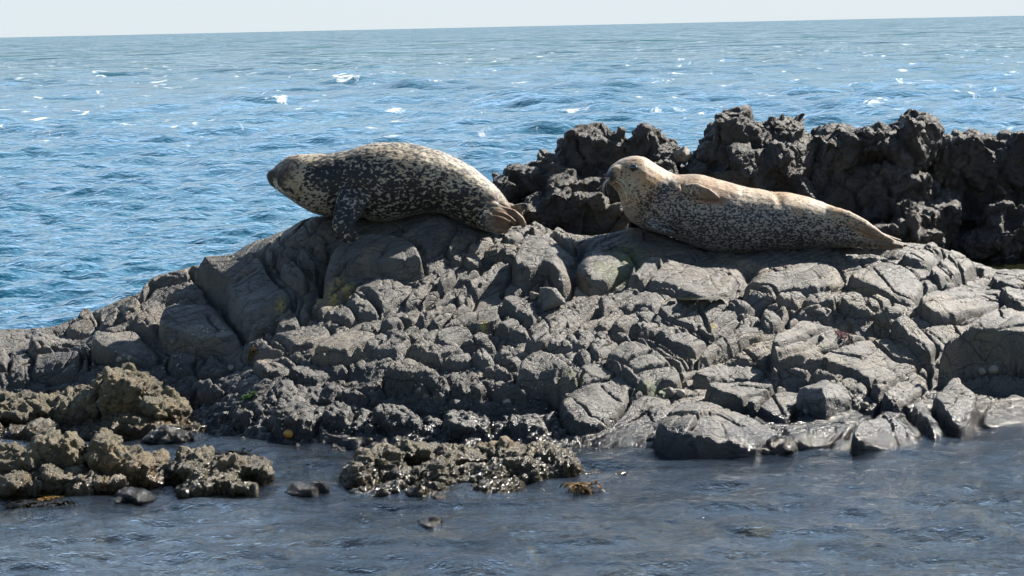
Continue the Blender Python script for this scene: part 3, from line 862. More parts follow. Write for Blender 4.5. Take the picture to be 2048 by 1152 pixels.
rock('craggy_rock', [
    (1485,300,65,82,16.6,.3),(1475,262,34,40,16.6,.2),(1560,295,66,66,16.6,.3),(1570,262,38,32,16.6,.2),(1435,320,48,42,16.5,.25),(1400,338,34,34,16.45,.2),
    (1500,370,90,70,16.3,.25),(1430,370,60,45,16.25,.2),(1590,350,60,70,16.4,.25),(1560,330,38,48,16.25,.15),(1440,350,30,22,16.2,.12),(1380,355,40,30,16.3,.2),(1500,430,110,70,16.2,.25),(1600,420,60,70,16.25,.25),(1380,400,50,50,16.2,.2),(1400,430,90,90,16.4,.35),(1372,362,40,34,16.5,.2),(1530,430,120,110,16.5,.4)],
    M_ridge, 'tallest jagged dark rock peak behind the back of the pale seal', seed=7)
rock('craggy_rock', [
    (1690,330,64,88,16.6,.3),(1750,315,60,74,16.6,.3),(1650,300,34,38,16.6,.2),(1745,270,38,30,16.55,.2),(1840,290,46,62,16.6,.3),(1855,262,30,32,16.6,.2),(1815,330,50,72,16.6,.3),(1790,268,24,26,16.6,.18),
    (1660,400,55,70,16.4,.25),(1740,410,80,90,16.5,.3),(1820,400,60,70,16.55,.25),(1835,455,46,46,16.1,.2),(1780,470,50,40,16.0,.2),(1720,470,60,50,16.2,.2),(1810,480,80,30,15.95,.2),(1690,300,30,40,16.45,.15),(1625,320,44,60,16.65,.25),(1630,350,60,80,16.5,.25),(1720,430,120,110,16.6,.4),(1840,440,80,100,16.6,.35)],
    M_ridge, 'broad dark square-topped rock wall behind the tail of the pale seal', seed=11, power=1.0)
rock('craggy_rock', [
    (1935,330,56,68,16.9,.3),(1930,300,40,38,16.9,.25),(2010,330,60,58,16.9,.3),(2050,310,50,55,16.9,.3),(1960,400,80,80,16.9,.3),(2060,400,80,100,16.9,.3),(2130,330,70,70,16.9,.3),(1905,400,44,120,16.85,.25),(1890,335,36,66,16.9,.25),(1970,320,40,50,16.95,.25),(2000,470,130,80,16.9,.3),(2140,450,80,110,16.9,.3),(2060,505,110,60,16.9,.3),(1900,500,80,50,16.9,.25)],
    M_ridge, 'dark rock wall at the right edge, standing behind the small tide pool', seed=15)
rock('craggy_boulder', [(2010,455,52,50,16.35,.2),(1990,480,60,30,16.35,.2),(2040,450,36,44,16.35,.2),(1950,480,60,32,16.4,.18)],
    M_ridge, 'dark blocky boulder at the foot of the right-hand rock wall', seed=21, cat='boulder')
SMO = [('f', .2, .010), ('f', .05, .003)]
rock('boulder', [(1366,312,20,22,16.3,.09)], M_tan, 'small rounded brown boulder wedged in the gap of the dark ridge', voxel=.006, terms=SMO, seed=23, cat='boulder', power=0, smooth=4)
def on_ledge(px, py, dz=0.0):
    p = hit(px, py, s=srf); return Vector((p[0], p[1], p[2] + dz))

def ledge_boulder(px, py, rx, rz, ry, label, mat, seed, terms=SMO, power=.7, smooth=2, n=16, voxel=.007, sink=.25):
    p = on_ledge(px, py + rz * .8)
    s = p.y / FPX
    rng = random.Random(seed)
    bm = bmesh.new()
    chunk(bm, (p.x, p.y + ry * .5, p.z + rz * s * (1 - sink)), (rx * s, ry, rz * s), rng, n, power)
    me = remesh(bm, voxel, smooth)
    roughen(me, terms, seed)
    o = link('boulder', me, mat)
    rebase(o)
    return tag(o, label, 'boulder')
ledge_boulder(1101,596,34,27,.10,'dark rounded loose boulder lying below the rock between the seals', M_boulder, 4)
ledge_boulder(1068,592,11,10,.03,'small pale egg-shaped stone beside the dark loose boulder', M_tan, 6, power=0, voxel=.004)

def brick(px0, py0, px1, py1, label, skew, mat, name='rock_block'):
    """ an angular block with one corner towards the viewer """
    p = on_ledge((px0 + px1) / 2, py1 - 3)
    s = p.y / FPX
    w, h = (px1 - px0) * s, (py1 - py0) * s * 1.05
    bm = bmesh.new()
    cx = p.x - w / 2 + w * skew
    f = [(p.x - w / 2, p.y + .10), (cx, p.y - .05), (p.x + w / 2, p.y + .12), (p.x + w * .1, p.y + .32)]
    t = [(p.x - w * .40, p.y + .15), (cx - w * .02, p.y + .04), (p.x + w * .40, p.y + .16), (p.x + w * .1, p.y + .30)]
    hull(bm, [(x, y, p.z - .06) for x, y in f] + [(x, y, p.z + h * k) for (x, y), k in zip(t, (.86, .95, .82, 1.0))] +
             [(x, y, p.z + h * k) for (x, y), k in zip([(a[0] * .7 + b[0] * .3, a[1] * .7 + b[1] * .3) for a, b in zip(f, t)], (.55, .66, .5, .6))])
    me = remesh(bm, .007, 2)
    roughen(me, [('f', .12, .006), ('f', .03, .002)], 5)
    o = link(name, me, mat)
    rebase(o)
    return tag(o, label, 'rock')
brick(1592,780,1715,838,'squarish grey rock block with a dark left face, lying in a hollow above the waterline', .47, M_boulder)

# encrusted hummock and islets
ENC = [('w', .10, .05), ('c', .07, .022), ('w', .038, .026), ('r', .03, .012), ('w', .018, .010), ('f', .012, .005)]
rock('encrusted_rock', [
    (255,800,70,62,13.95,.25),(225,770,42,36,14.0,.2),(320,825,75,48,13.9,.25),(370,850,60,36,13.85,.22),(160,815,70,42,14.0,.25),(90,820,70,36,14.05,.25),(30,830,70,42,14.0,.25),(-40,835,80,50,14.0,.25),
    (290,860,90,36,13.75,.22),(180,865,90,32,13.75,.22),(60,875,90,34,13.7,.22),(-40,880,90,40,13.7,.22),(375,870,46,24,13.7,.18),(400,880,40,16,13.65,.15)],
    M_weedy, voxel=.009, label='sunlit olive-brown encrusted rock hummock at the left, behind the front islets', terms=ENC, seed=31, power=.5)
rock('encrusted_rock', [
    (45,930,62,52,12.15,.22),(100,905,55,46,12.2,.22),(140,905,38,40,12.15,.16),(210,905,48,46,12.15,.2),(240,935,70,46,12.05,.2),(160,950,90,40,12.0,.2),(305,925,26,36,12.15,.14),(60,970,90,30,11.95,.2),(200,975,80,26,11.9,.16),(-30,950,60,50,12.1,.2),(290,960,40,26,12.05,.14)],
    M_weedy, voxel=.009, label='larger knobbly brown islet in the lower left corner of the shallows', terms=ENC, seed=37, power=.4)
rock('encrusted_rock', [
    (390,935,60,34,12.1,.2),(450,935,66,34,12.15,.2),(500,950,46,34,12.1,.18),(410,965,72,28,11.95,.18),(480,975,70,22,11.95,.16),(335,960,34,28,12.1,.14),(385,985,34,18,11.85,.12)],
    M_weedy, voxel=.009, label='small knobbly brown islet just right of the lower left islet', terms=ENC, seed=41, power=.4)
rock('encrusted_rock', [
    (760,920,60,32,12.2,.2),(830,915,70,28,12.3,.22),(920,915,70,30,12.3,.22),(1010,912,70,30,12.35,.22),(1090,912,60,30,12.35,.22),(730,955,62,36,12.05,.2),(800,960,60,36,12.0,.2),(870,955,60,38,12.0,.2),(960,955,70,36,12.05,.2),(1050,955,70,40,12.1,.2),(1130,950,50,34,12.15,.18),
    (770,990,70,26,11.8,.18),(860,995,60,24,11.75,.16),(990,985,70,26,11.85,.18),(1070,990,60,22,11.85,.16),(1180,965,34,20,12.1,.12),(1215,962,34,14,12.1,.12),(1250,960,26,9,12.1,.10),(1290,958,16,6,12.1,.08)],
    M_weedy, voxel=.009, label='wide low olive-grey rocky islet in the middle of the shallows', terms=ENC, seed=43, power=.4)
WET = [('p', .08, .014), ('w', .04, .014), ('r', .025, .006)]
for i, (cx, cy, rx, rz, lab, sd_) in enumerate([
    (262,997,50,10,'wet black stone awash at the foot of the lower left islet', 1),
    (612,982,44,11,'wet black stone between the small left islet and the middle islet', 2),
    (858,1048,34,6,'flat wet black stone barely breaking the water in front of the middle islet', 4),
    (335,878,60,13,'dark wet rock at the water behind the small left islet', 5),
    (1552,898,50,14,'smooth wet black stone at the waterline of the grey ledge', 7)]):
    Y = water_y(cx, cy + rz * .8)
    rock('wet_rock', [(cx, cy, rx * .8, rz * 2.1, Y + .07, .12), (cx - rx * .45, cy + 3, rx * .5, rz * 1.7, Y + .05, .10), (cx + rx * .4, cy + 2, rx * .55, rz * 1.5, Y + .06, .10)],
         M_wetrock, lab, voxel=.007, terms=WET, seed=50 + sd_, power=0, cat='stone')

# ------------------------------------------------------------------ seals
def coat_material(name, pale, dark, tan, spot, thr, belly=None):
    t = NT(name)
    v = t.scale((1.0, 1.5, 1.5))
    n = t.noise(spot, 1.5, 0.5, v, 0.5)
    n2 = t.noise(spot * 1.9, 2, 0.5, v, 0.4)
    patch = t.noise(4.5, 3, 0.5)
    dens = t.attr('dense')
    k = t.math('ADD', t.math('MULTIPLY', n, 0.72), t.math('MULTIPLY', n2, 0.28))
    k = t.math('SUBTRACT', k, t.math('MULTIPLY', t.math('SUBTRACT', patch, 0.5), 0.12))
    k = t.math('SUBTRACT', k, t.math('MULTIPLY', t.math('SUBTRACT', dens, 0.5), 0.17))
    ground = t.mix(t.mapr(t.noise(7, 4, 0.6), 0.35, 0.65), pale, tan)
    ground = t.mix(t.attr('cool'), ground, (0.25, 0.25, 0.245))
    ground = t.mix(t.attr('brown'), ground, t.mix(t.noise(30, 4, 0.6), (0.07, 0.030, 0.012), (0.24, 0.115, 0.045)))
    c = t.mix(t.mapr(k, thr - 0.035, thr + 0.035), dark, ground)
    c = t.mix(t.math('MULTIPLY', t.attr('brown'), 0.85), c, ground)
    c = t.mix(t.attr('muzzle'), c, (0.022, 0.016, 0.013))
    t.set(t.b.inputs['Base Color'], c)
    t.set(t.b.inputs['Roughness'], 0.6)
    t.set(t.b.inputs['Sheen Weight'], 0.12); t.set(t.b.inputs['Sheen Roughness'], 0.4)
    b = t.bump(t.noise(160, 4, 0.7, t.scale((0.35, 1, 1))), 0.0025, 0.8)
    b = t.bump(t.noise(14, 4, 0.55, t.scale((0.6, 1, 1.4))), 0.010, 0.5, b)
    t.set(t.b.inputs['Normal'], b)
    return t.m

def loft(bm, rings, Y, wf, segs=28, sub=5):
    """ rings: (top px, bottom px, lateral half-width factor, Y offset); a smooth tube through them """
    C, U, Wd = [], [], []
    for i, r in enumerate(rings):
        y = Y + (r[5] if len(r) > 5 else 0)
        a, b = at(r[0], r[1], y), at(r[2], r[3], y)
        C.append((a + b) / 2); U.append((a - b) / 2); Wd.append((a - b).length / 2 * (r[4] if len(r) > 4 else 1) * wf)
    def cr(p, i, t):
        p0, p1, p2, p3 = p[max(i - 1, 0)], p[i], p[i + 1], p[min(i + 2, len(p) - 1)]
        return 0.5 * ((2 * p1) + (p2 - p0) * t + (2 * p0 - 5 * p1 + 4 * p2 - p3) * t * t + (3 * p1 - p0 - 3 * p2 + p3) * t ** 3)
    prev = None
    for i in range(len(rings) - 1):
        for k in range(sub if i < len(rings) - 2 else sub + 1):
            t = k / sub
            c, u, w = cr(C, i, t), cr(U, i, t), cr(Wd, i, t)
            c2_ = cr(C, i, min(t + .05, 1)); c1_ = cr(C, i, max(t - .05, 0))
            ax = (c2_ - c1_)
            ax = ax.normalized() if ax.length > 1e-6 else Vector((1, 0, 0))
            side = ax.cross(u)
            side = side.normalized() * w if side.length > 1e-9 else Vector((0, w, 0))
            ring = [bm.verts.new(c + u * math.cos(a) + side * math.sin(a)) for a in [2 * math.pi * j / segs for j in range(segs)]]
            if prev:
                for j in range(segs): bm.faces.new((prev[j], prev[(j + 1) % segs], ring[(j + 1) % segs], ring[j]))
            else: bm.faces.new(ring[::-1])
            prev = ring
    bm.faces.new(prev)
    bmesh.ops.recalc_face_normals(bm, faces=bm.faces)

def limb(bm, pts, segs=14):
    """ pts: (px, py, Y, r_up px, r_side m): tapered flipper or digit, flattened """
    C = [at(p[0], p[1], p[2]) for p in pts]
    prev = None
    n = len(pts)
    for i in range(n):
        for k in range(4 if i < n - 1 else 1):
            t = k / 4
            j = min(i + 1, n - 1)
            c = C[i].lerp(C[j], t)
            ru_ = (pts[i][3] * (1 - t) + pts[j][3] * t) * c.y / FPX
            rs_ = pts[i][4] * (1 - t) + pts[j][4] * t
            ax = (C[j] - C[max(i - (1 if i == n - 1 else 0), 0)]).normalized()
            side = Vector((0, 1, 0)); side = (side - ax * side.dot(ax)).normalized()
            u = side.cross(ax).normalized()
            ring = [bm.verts.new(c + u * ru_ * math.cos(a) + side * rs_ * math.sin(a)) for a in [2 * math.pi * q / segs for q in range(segs)]]
            if prev:
                for q in range(segs): bm.faces.new((prev[q], prev[(q + 1) % segs], ring[(q + 1) % segs], ring[q]))
            else: bm.faces.new(ring[::-1])
            prev = ring
    bm.faces.new(prev)
    bmesh.ops.recalc_face_normals(bm, faces=bm.faces)

def px_of(c):
    """ photograph coordinates of points (for painting the coat's own markings) """
    v = c - np.array([0, 0, CAM_H])
    f, r, u = np.array(fwd), np.array(rgt), np.array(upv)
    d = v @ f
    return 1024 + FPX * (v @ r) / d, 576 - FPX * (v @ u) / d

def soft(px, py, cx, cy, rx, ry, ang=0.0, e=1.4):
    ca, sa = math.cos(R(ang)), math.sin(R(ang))
    x, y = (px - cx), (py - cy)
    d = np.sqrt(((x * ca + y * sa) / rx) ** 2 + ((-x * sa + y * ca) / ry) ** 2)
    return np.clip((e - d) / (e - 0.7), 0, 1)

def whiskers(parent, specs, name='whiskers'):
    bm = bmesh.new()
    for (x0, y0, x1, y1, x2, y2, Y, dy) in specs:
        P_ = [at(x0, y0, Y), at(x1, y1, Y + dy * .5), at(x2, y2, Y + dy)]
        prev = None
        for k in range(9):
            t = k / 8
            c = P_[0] * (1 - t) ** 2 + P_[1] * 2 * t * (1 - t) + P_[2] * t * t
            r = 0.0017 * (1 - 0.75 * t)
            ring = [bm.verts.new(c + Vector((r * math.cos(a), 0.0, r * math.sin(a))) + Vector((0, r * math.sin(a * 2) * .5, 0))) for a in (0, 2.1, 4.2)]
            if prev:
                for q in range(3): bm.faces.new((prev[q], prev[(q + 1) % 3], ring[(q + 1) % 3], ring[q]))
            prev = ring
    me = bpy.data.meshes.new(name)
    bm.to_mesh(me); bm.free()
    t_ = bpy.data.materials.get('whisker') or simple_mat('whisker', (0.55, 0.48, 0.36), (0.7, 0.63, 0.5), 0.4)
    o = link(name, me, t_)
    o.parent = parent
    o.matrix_parent_inverse = parent.matrix_basis.inverted()
    return o

def ball(name, parent, c, r, mat, sq=(1, .6, 1), rot=0):
    bm = bmesh.new()
    bmesh.ops.create_uvsphere(bm, u_segments=20, v_segments=12, radius=r)
    bmesh.ops.scale(bm, vec=sq, verts=bm.verts)
    bmesh.ops.rotate(bm, matrix=Matrix.Rotation(rot, 3, 'Y'), verts=bm.verts)
    for f in bm.faces: f.smooth = True
    me = bpy.data.meshes.new(name)
    bm.to_mesh(me); bm.free()
    o = link(name, me, mat, parent)
    o.location = Vector(c) - parent.location
    return o

def surf_y(me, px, py):
    """ world point of the nearest skin vertex in front at this spot """
    c = get_co(me)
    x, y = px_of(c)
    d = (x - px) ** 2 + (y - py) ** 2
    k = np.nonzero(d < 5 ** 2)[0]
    if not len(k): k = np.argsort(d)[:5]
    return c[k[np.argmin(c[k, 1])]]

M_eye = simple_mat('seal_eye', (0.004, 0.003, 0.003), (0.01, 0.007, 0.006), 0.04, coat=1)
M_nail = simple_mat('seal_claw', (0.25, 0.18, 0.12), (0.4, 0.3, 0.2), 0.4)

def seal(Y, rings, limbs, folds, wf, mat, label, attrs, voxel=0.0085):
    bm = bmesh.new()
    loft(bm, rings, Y, wf)
    for l in limbs: limb(bm, l)
    me = remesh(bm, voxel, 4)
    c, n = get_co(me), get_no(me)
    px, py = px_of(c)
    for pts, w, dep in folds:                      # skin folds as shallow creases
        d, _ = seg_dist(px, py, np.array(pts, float), False)
        m = (n[:, 1] < 0.2)
        c -= n * (dep * np.exp(-(d / w) ** 2) * m)[:, None]
    c += n * (0.004 * fbm(c[:, 0] * 9, c[:, 1] * 9, c[:, 2] * 9, 17, 3))[:, None]
    set_co(me, c)
    for k, f in attrs.items(): add_attr(me, k, np.clip(f(px, py, c, n), 0, 1))
    o = link('seal', me, mat)
    return o, me.copy()

YA = 15.20
ringsA = [
 (533,350,534,358,1.0),(537,342,543,371,1.0),(549,333,558,383,1.0),(564,320,577,397,1.0),(585,309,600,413,1.0),(615,307,630,428,1.0),(652,307,664,433,1.0),(692,300,700,434,1.0),(735,288,735,440,1.0),
 (780,284,770,444,1.0),(830,288,808,436,1.0),(875,300,842,428,1.0),(918,319,876,426,1.0),(958,343,904,436,1.0),(990,370,934,450,1.0),(1012,398,962,458,1.0),(1024,420,992,462,0.9),(1022,430,1004,458,0.9)]
limbsA = [
 [(712,388,15.0,34,.05),(696,420,14.93,29,.035),(684,446,14.88,23,.024),(690,464,14.86,21,.018),(704,475,14.86,17,.015),(714,481,14.87,9,.011)],
 [(975,420,15.12,22,.07),(1000,423,15.05,14,.040),(1024,427,15.01,9.5,.022),(1040,438,14.99,8,.018),(1047,447,14.98,7,.016),(1048,455,14.98,4.5,.012)],
 [(975,428,15.08,16,.05),(1000,430,15.01,9,.025),(1017,436,14.97,6.5,.016),(1028,445,14.96,5.5,.014),(1031,451,14.96,3.5,.010)],
 [(970,434,15.06,16,.05),(992,436,14.99,8,.022),(1008,441,14.955,5.5,.014),(1019,446,14.95,4.5,.012)],
 [(970,440,15.05,14,.05),(990,445,14.97,6.5,.020),(1008,451,14.945,4.8,.013),(1023,455,14.94,3.6,.010)],
 [(965,444,15.06,14,.05),(985,457,14.97,9,.022),(1002,461,14.94,8,.018),(1017,461,14.935,5.5,.012)],
 [(1005,415,15.28,14,.05),(1030,420,15.26,11,.024),(1048,413,15.25,7,.014),(1055,410,15.25,4,.010)],
 [(1020,425,15.27,12,.04),(1038,428,15.25,10,.022),(1045,432,15.25,5,.012)]]
def denseA(px, py, c, n):
    v = np.full(px.shape, 0.50)
    v -= 0.75 * soft(px, py, 596, 345, 12, 26, 20) + 0.45 * soft(px, py, 620, 395, 45, 22, 35)
    v -= 0.5 * soft(px, py, 610, 312, 40, 9) + 0.30 * soft(px, py, 850, 330, 120, 36, 18)
    v += 0.22 * soft(px, py, 800, 385, 150, 45, 8) + 0.25 * soft(px, py, 660, 350, 45, 30) + 0.25 * soft(px, py, 692, 450, 30, 35)
    return v
sealA, meA = seal(YA, ringsA, limbsA, [([(668,395),(676,420),(668,440)], 4, .010), ([(724,400),(718,425),(730,440)], 5, .012), ([(955,420),(975,410),(1000,412),(1026,424)], 4, .010), ([(985,427),(1008,430),(1022,438),(1036,452)], 1.8, .012), ([(985,435),(1003,439),(1018,450)], 1.6, .010), ([(985,443),(1004,449),(1022,451)], 1.6, .010), ([(985,450),(1004,454),(1022,457)], 1.8, .014),
    ([(600,350),(590,380),(600,400)], 5, .004), ([(547,372),(560,376),(572,372)], 2.2, .004)], 1.0,
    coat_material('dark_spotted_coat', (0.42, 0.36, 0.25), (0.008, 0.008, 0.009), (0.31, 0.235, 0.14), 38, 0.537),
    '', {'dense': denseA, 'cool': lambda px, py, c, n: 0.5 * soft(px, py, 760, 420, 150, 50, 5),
      'brown': lambda px, py, c, n: 0.95 * soft(px, py, 1018, 442, 36, 26, 0, 1.5) + 0.3 * soft(px, py, 1000, 405, 30, 26) + 0.4 * soft(px, py, 572, 335, 22, 22, 30),
      'muzzle': lambda px, py, c, n: 0.9 * soft(px, py, 548, 356, 15, 14, 30, 1.6) + 0.5 * soft(px, py, 570, 348, 10, 14)}, voxel=.0062)
tag(sealA, 'dark seal with dense black spots, back arched and head stretched out left over the sea', 'seal')
sealA.location = (0, 0, 0)
rebase(sealA)
sealA.name = 'seal'
bpy.context.view_layer.update()
p = surf_y(meA, 572, 336); ball('eye', sealA, (p[0], p[1] + .002, p[2]), .013, M_eye, (1, .5, .5), .5)
p = surf_y(meA, 537, 347); ball('nostril', sealA, (p[0], p[1] + .003, p[2]), .005, M_eye, (1, .6, .5), -.5)
rw = random.Random(2)
YM = surf_y(meA, 552, 362)[1]
whiskers(sealA, [(548 + rw.uniform(-5, 6), 358 + rw.uniform(-4, 6), 550 + rw.uniform(0, 6), 374, 556 + rw.uniform(-6, 22), 385 + rw.uniform(-6, 9), YM - .005, rw.uniform(-.05, .02)) for _ in range(16)])

YB = 15.28
ringsB = [
 (1212,350,1216,361,1.1),(1217,338,1226,374,1.15),(1231,324,1238,390,1.0),(1256,313,1243,410,0.98),(1286,313,1252,432,0.95),(1316,331,1270,449,0.98),(1352,348,1298,461,1.0),(1398,349,1344,474,1.0),
 (1445,361,1395,495,1.0),(1490,373,1445,507,1.0),(1535,381,1495,506,1.0),(1580,385,1545,502,1.0),(1625,397,1595,499,1.0),(1665,411,1640,497,1.0),(1700,428,1680,496,1.0),(1722,444,1708,494,0.9),(1735,458,1728,490,0.8)]
limbsB = [
 [(1246,350,15.24,26,.085),(1232,353,15.21,22,.068),(1221,355,15.20,16,.050),(1213,355,15.20,8,.028)],
 [(1372,379,15.08,12,.04),(1390,382,15.04,16,.030),(1415,390,15.02,14,.020),(1432,396,15.02,8,.014),(1441,398,15.02,3,.008)],
 [(1650,430,15.24,20,.07),(1690,441,15.18,21,.06),(1725,456,15.10,18,.045),(1760,474,15.10,11,.022),(1790,486,15.12,6,.016),(1812,491,15.12,3,.012)],
 [(1640,465,15.24,24,.07),(1690,473,15.16,21,.06),(1735,482,15.10,15,.035),(1775,490,15.10,9,.018),(1806,494,15.10,4,.012)],
 [(1700,455,15.35,22,.06),(1760,475,15.30,10,.03),(1803,482,15.28,3,.014)],
 [(1300,448,15.14,12,.05),(1325,460,15.08,5,.03),(1350,466,15.06,3,.014)]]
def denseB(px, py, c, n):
    v = np.full(px.shape, 0.42)
    v -= 0.75 * soft(px, py, 1262, 345, 55, 36)
    v -= 0.30 * soft(px, py, 1255, 400, 25, 40)
    v -= 0.30 * soft(px, py, 1420, 360, 120, 16, 14) + 0.25 * soft(px, py, 1620, 405, 90, 20, 20)
    v += 0.22 * soft(px, py, 1480, 460, 170, 40, 5) + 0.35 * soft(px, py, 1320, 385, 40, 16, -40)
    return v
sealB, meB = seal(YB, ringsB, limbsB, [([(1364,372),(1372,390),(1400,402),(1440,404)], 3.5, .010), ([(1240,402),(1256,398),(1272,388)], 2.5, .004), ([(1244,412),(1262,408),(1280,396)], 2.5, .004), ([(1250,424),(1270,418),(1290,404)], 2.5, .003),
    ([(1276,440),(1300,410),(1340,370)], 6, .010), ([(1682,444),(1705,460),(1740,474),(1780,484)], 3, .014), ([(1215,362),(1228,364),(1240,358)], 1.6, .005), ([(1660,462),(1690,458),(1712,464)], 4, .010), ([(1540,380),(1556,392),(1560,410)], 8, .008)], 1.0,
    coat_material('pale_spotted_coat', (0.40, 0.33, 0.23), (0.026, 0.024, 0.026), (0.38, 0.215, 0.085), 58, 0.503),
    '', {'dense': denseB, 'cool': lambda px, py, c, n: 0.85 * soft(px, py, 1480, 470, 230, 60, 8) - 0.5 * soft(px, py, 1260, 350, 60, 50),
      'brown': lambda px, py, c, n: 0.75 * soft(px, py, 1425, 394, 30, 12, 15) + 0.6 * soft(px, py, 1770, 478, 60, 14, 25) + 0.30 * soft(px, py, 1400, 362, 60, 16, 15),
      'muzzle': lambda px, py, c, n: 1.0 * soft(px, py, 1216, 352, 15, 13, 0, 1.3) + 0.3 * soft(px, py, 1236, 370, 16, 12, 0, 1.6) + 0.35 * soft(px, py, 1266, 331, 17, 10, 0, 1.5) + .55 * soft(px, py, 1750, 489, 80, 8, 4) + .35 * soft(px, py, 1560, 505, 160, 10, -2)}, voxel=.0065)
tag(sealB, 'pale grey-brown freckled seal lying on its side, whiskered face looking at the viewer', 'seal')
rebase(sealB)
bpy.context.view_layer.update()
p = surf_y(meB, 1265, 331); ball('eye', sealB, (p[0], p[1] - .001, p[2]), .027, M_eye, (1.0, .55, .72), .15)
p = surf_y(meB, 1222, 335); ball('eye', sealB, (p[0], p[1] + .004, p[2]), .012, M_eye, (.6, .6, .7), .15)
p = surf_y(meB, 1219, 346); ball('nostril', sealB, (p[0], p[1] + .003, p[2]), .009, M_eye, (1, .6, .6), -.6)
p = surf_y(meB, 1284, 326); ball('ear_hole', sealB, (p[0], p[1] + .003, p[2]), .005, M_eye, (.7, .6, 1), 0)
YM = surf_y(meB, 1236, 360)[1]
wh = []
for i in range(18):
    a = i / 17
    x0, y0 = 1232 + rw.uniform(0, 16), 354 + rw.uniform(0, 12)
    wh.append((x0, y0, x0 + 18 + 12 * a + rw.uniform(-3, 3), y0 + 8, 1252 + 34 * a + rw.uniform(-3, 3), 402 - 12 * a + rw.uniform(-5, 5), YM - .004, -.05 + .03 * a))
for i in range(9):
    x0, y0 = 1218 + rw.uniform(-3, 4), 358 + rw.uniform(-4, 6)
    wh.append((x0, y0, 1207 + rw.uniform(-5, 3), 360 + rw.uniform(-3, 5), 1202 + rw.uniform(-4, 16), 382 + rw.uniform(-14, 16), YM + .01, rw.uniform(-.07, .03)))
whiskers(sealB, wh)

# ------------------------------------------------------------------ small life on the rock
def ledge_normal(x, y):
    e = 0.012
    n = Vector((-(srf(x + e, y) - srf(x - e, y)) / (2 * e), -(srf(x, y + e) - srf(x, y - e)) / (2 * e), 1.0))
    return n.normalized()

M_limpet = simple_mat('limpet_shell', (0.17, 0.15, 0.115), (0.34, 0.31, 0.25), 0.6, 90, 0.003)
M_limpet_dark = simple_mat('dark_limpet_shell', (0.085, 0.075, 0.06), (0.17, 0.15, 0.12), 0.6, 90, 0.003)
M_orange = simple_mat('orange_shell', (0.35, 0.17, 0.03), (0.50, 0.28, 0.06), 0.4, 70, 0.002)
def limpet(px, py, r, mat, label, tall=0.6, name='limpet', group='limpets on the ledge'):
    p = on_ledge(px, py)
    s = p.y / FPX
    r = r * s
    rl = random.Random(int(px * 7 + py))
    n = ledge_normal(p.x, p.y)
    bm = bmesh.new()
    prev = None
    seg = 36
    for k, (rr, hh) in enumerate([(1.04, -.10), (1.0, .06), (.86, .26), (.64, .46), (.40, .62), (.18, .72), (.04, .75)]):
        ring = []
        for j in range(seg):
            a = 2 * math.pi * j / seg
            q = 1 + (0.05 if j % 3 else -0.06) * rr
            ring.append(bm.verts.new((rr * q * math.cos(a) * r + .12 * r * (1 - rr), rr * q * math.sin(a) * r * .86, hh * tall / .6 * r)))
        if prev:
            for j in range(seg): bm.faces.new((prev[j], prev[(j + 1) % seg], ring[(j + 1) % seg], ring[j]))
        prev = ring
    bm.faces.new(prev)
    for f in bm.faces: f.smooth = True
    me = bpy.data.meshes.new(name)
    bm.to_mesh(me); bm.free()
    o = link(name, me, mat)
    o.location = p + n * .002
    o.rotation_euler = (n.to_track_quat('Z', 'Y') @ Vector((0, 0, 1)).rotation_difference(Vector((0, 0, 1)))).to_euler()
    o.rotation_euler.rotate_axis('Z', rl.uniform(0, 6))
    return tag(o, label, 'shell', group)

for a in [
 (1964,746,8,M_limpet,'left, smaller one of two pale limpets under the shaded rock face at right edge'),
 (1987,750,10,M_limpet,'right, larger one of two pale limpets under the shaded rock face at right edge'),
 (1612,824,8,M_limpet_dark,'grey limpet at the left foot of the square rock block'),
 (1626,823,9,M_limpet_dark,'grey limpet under the middle of the square rock block'),
 (1340,785,11,M_limpet_dark,'brownish limpet in the hollow right of the long grey slab'),
 (1362,788,10,M_limpet,'low cream limpet just right of the brownish limpet by the long slab'),
 (1013,805,9,M_limpet,'cream oval limpet alone on the dark rock above the middle islet'),
 (461,738,8,M_limpet,'small white-tipped limpet on the shaded rock left of the centre'),
 (238,722,6,M_limpet,'pale limpet above the top of the encrusted hummock'),
 (259,716,5,M_limpet,'tiny pale limpet up and right of the one above the encrusted hummock'),
 (345,694,6,M_limpet_dark,'small round limpet on the joint right of the long flat left slab'),
 (680,793,8,M_limpet_dark,'dull limpet on the dark slope, centre left'),
 (708,820,10,M_limpet_dark,'brown rounded limpet low on the dark rock, centre left'),
 (852,795,8,M_limpet_dark,'brownish limpet under the round grey knobs at the centre'),
 (838,788,7,M_limpet_dark,'smaller limpet beside the brownish one under the grey knobs'),
 (1202,858,10,M_limpet_dark,'dark brown limpet at the foot of the smooth grey bulge near the water'),
 (1284,672,5,M_limpet,'tiny pale limpet in the joint at the top of the long slab'),
 (1077,638,6,M_limpet,'small cream limpet right of the cracked round boulder hump'),
 (1730,815,9,M_limpet_dark,'brown limpet right of the square rock block'),
 (577,872,10,M_orange,'bright orange rounded shell just above the water on the dark rock'),
 (486,882,8,M_limpet,'pinkish-white rounded shell at the water left of the orange one'),
 (505,890,6,M_orange,'small flat yellow shell at the water between the orange and the white one'),
]: limpet(*a[:5], tall=1.0 if a[3] is M_orange else 0.7)

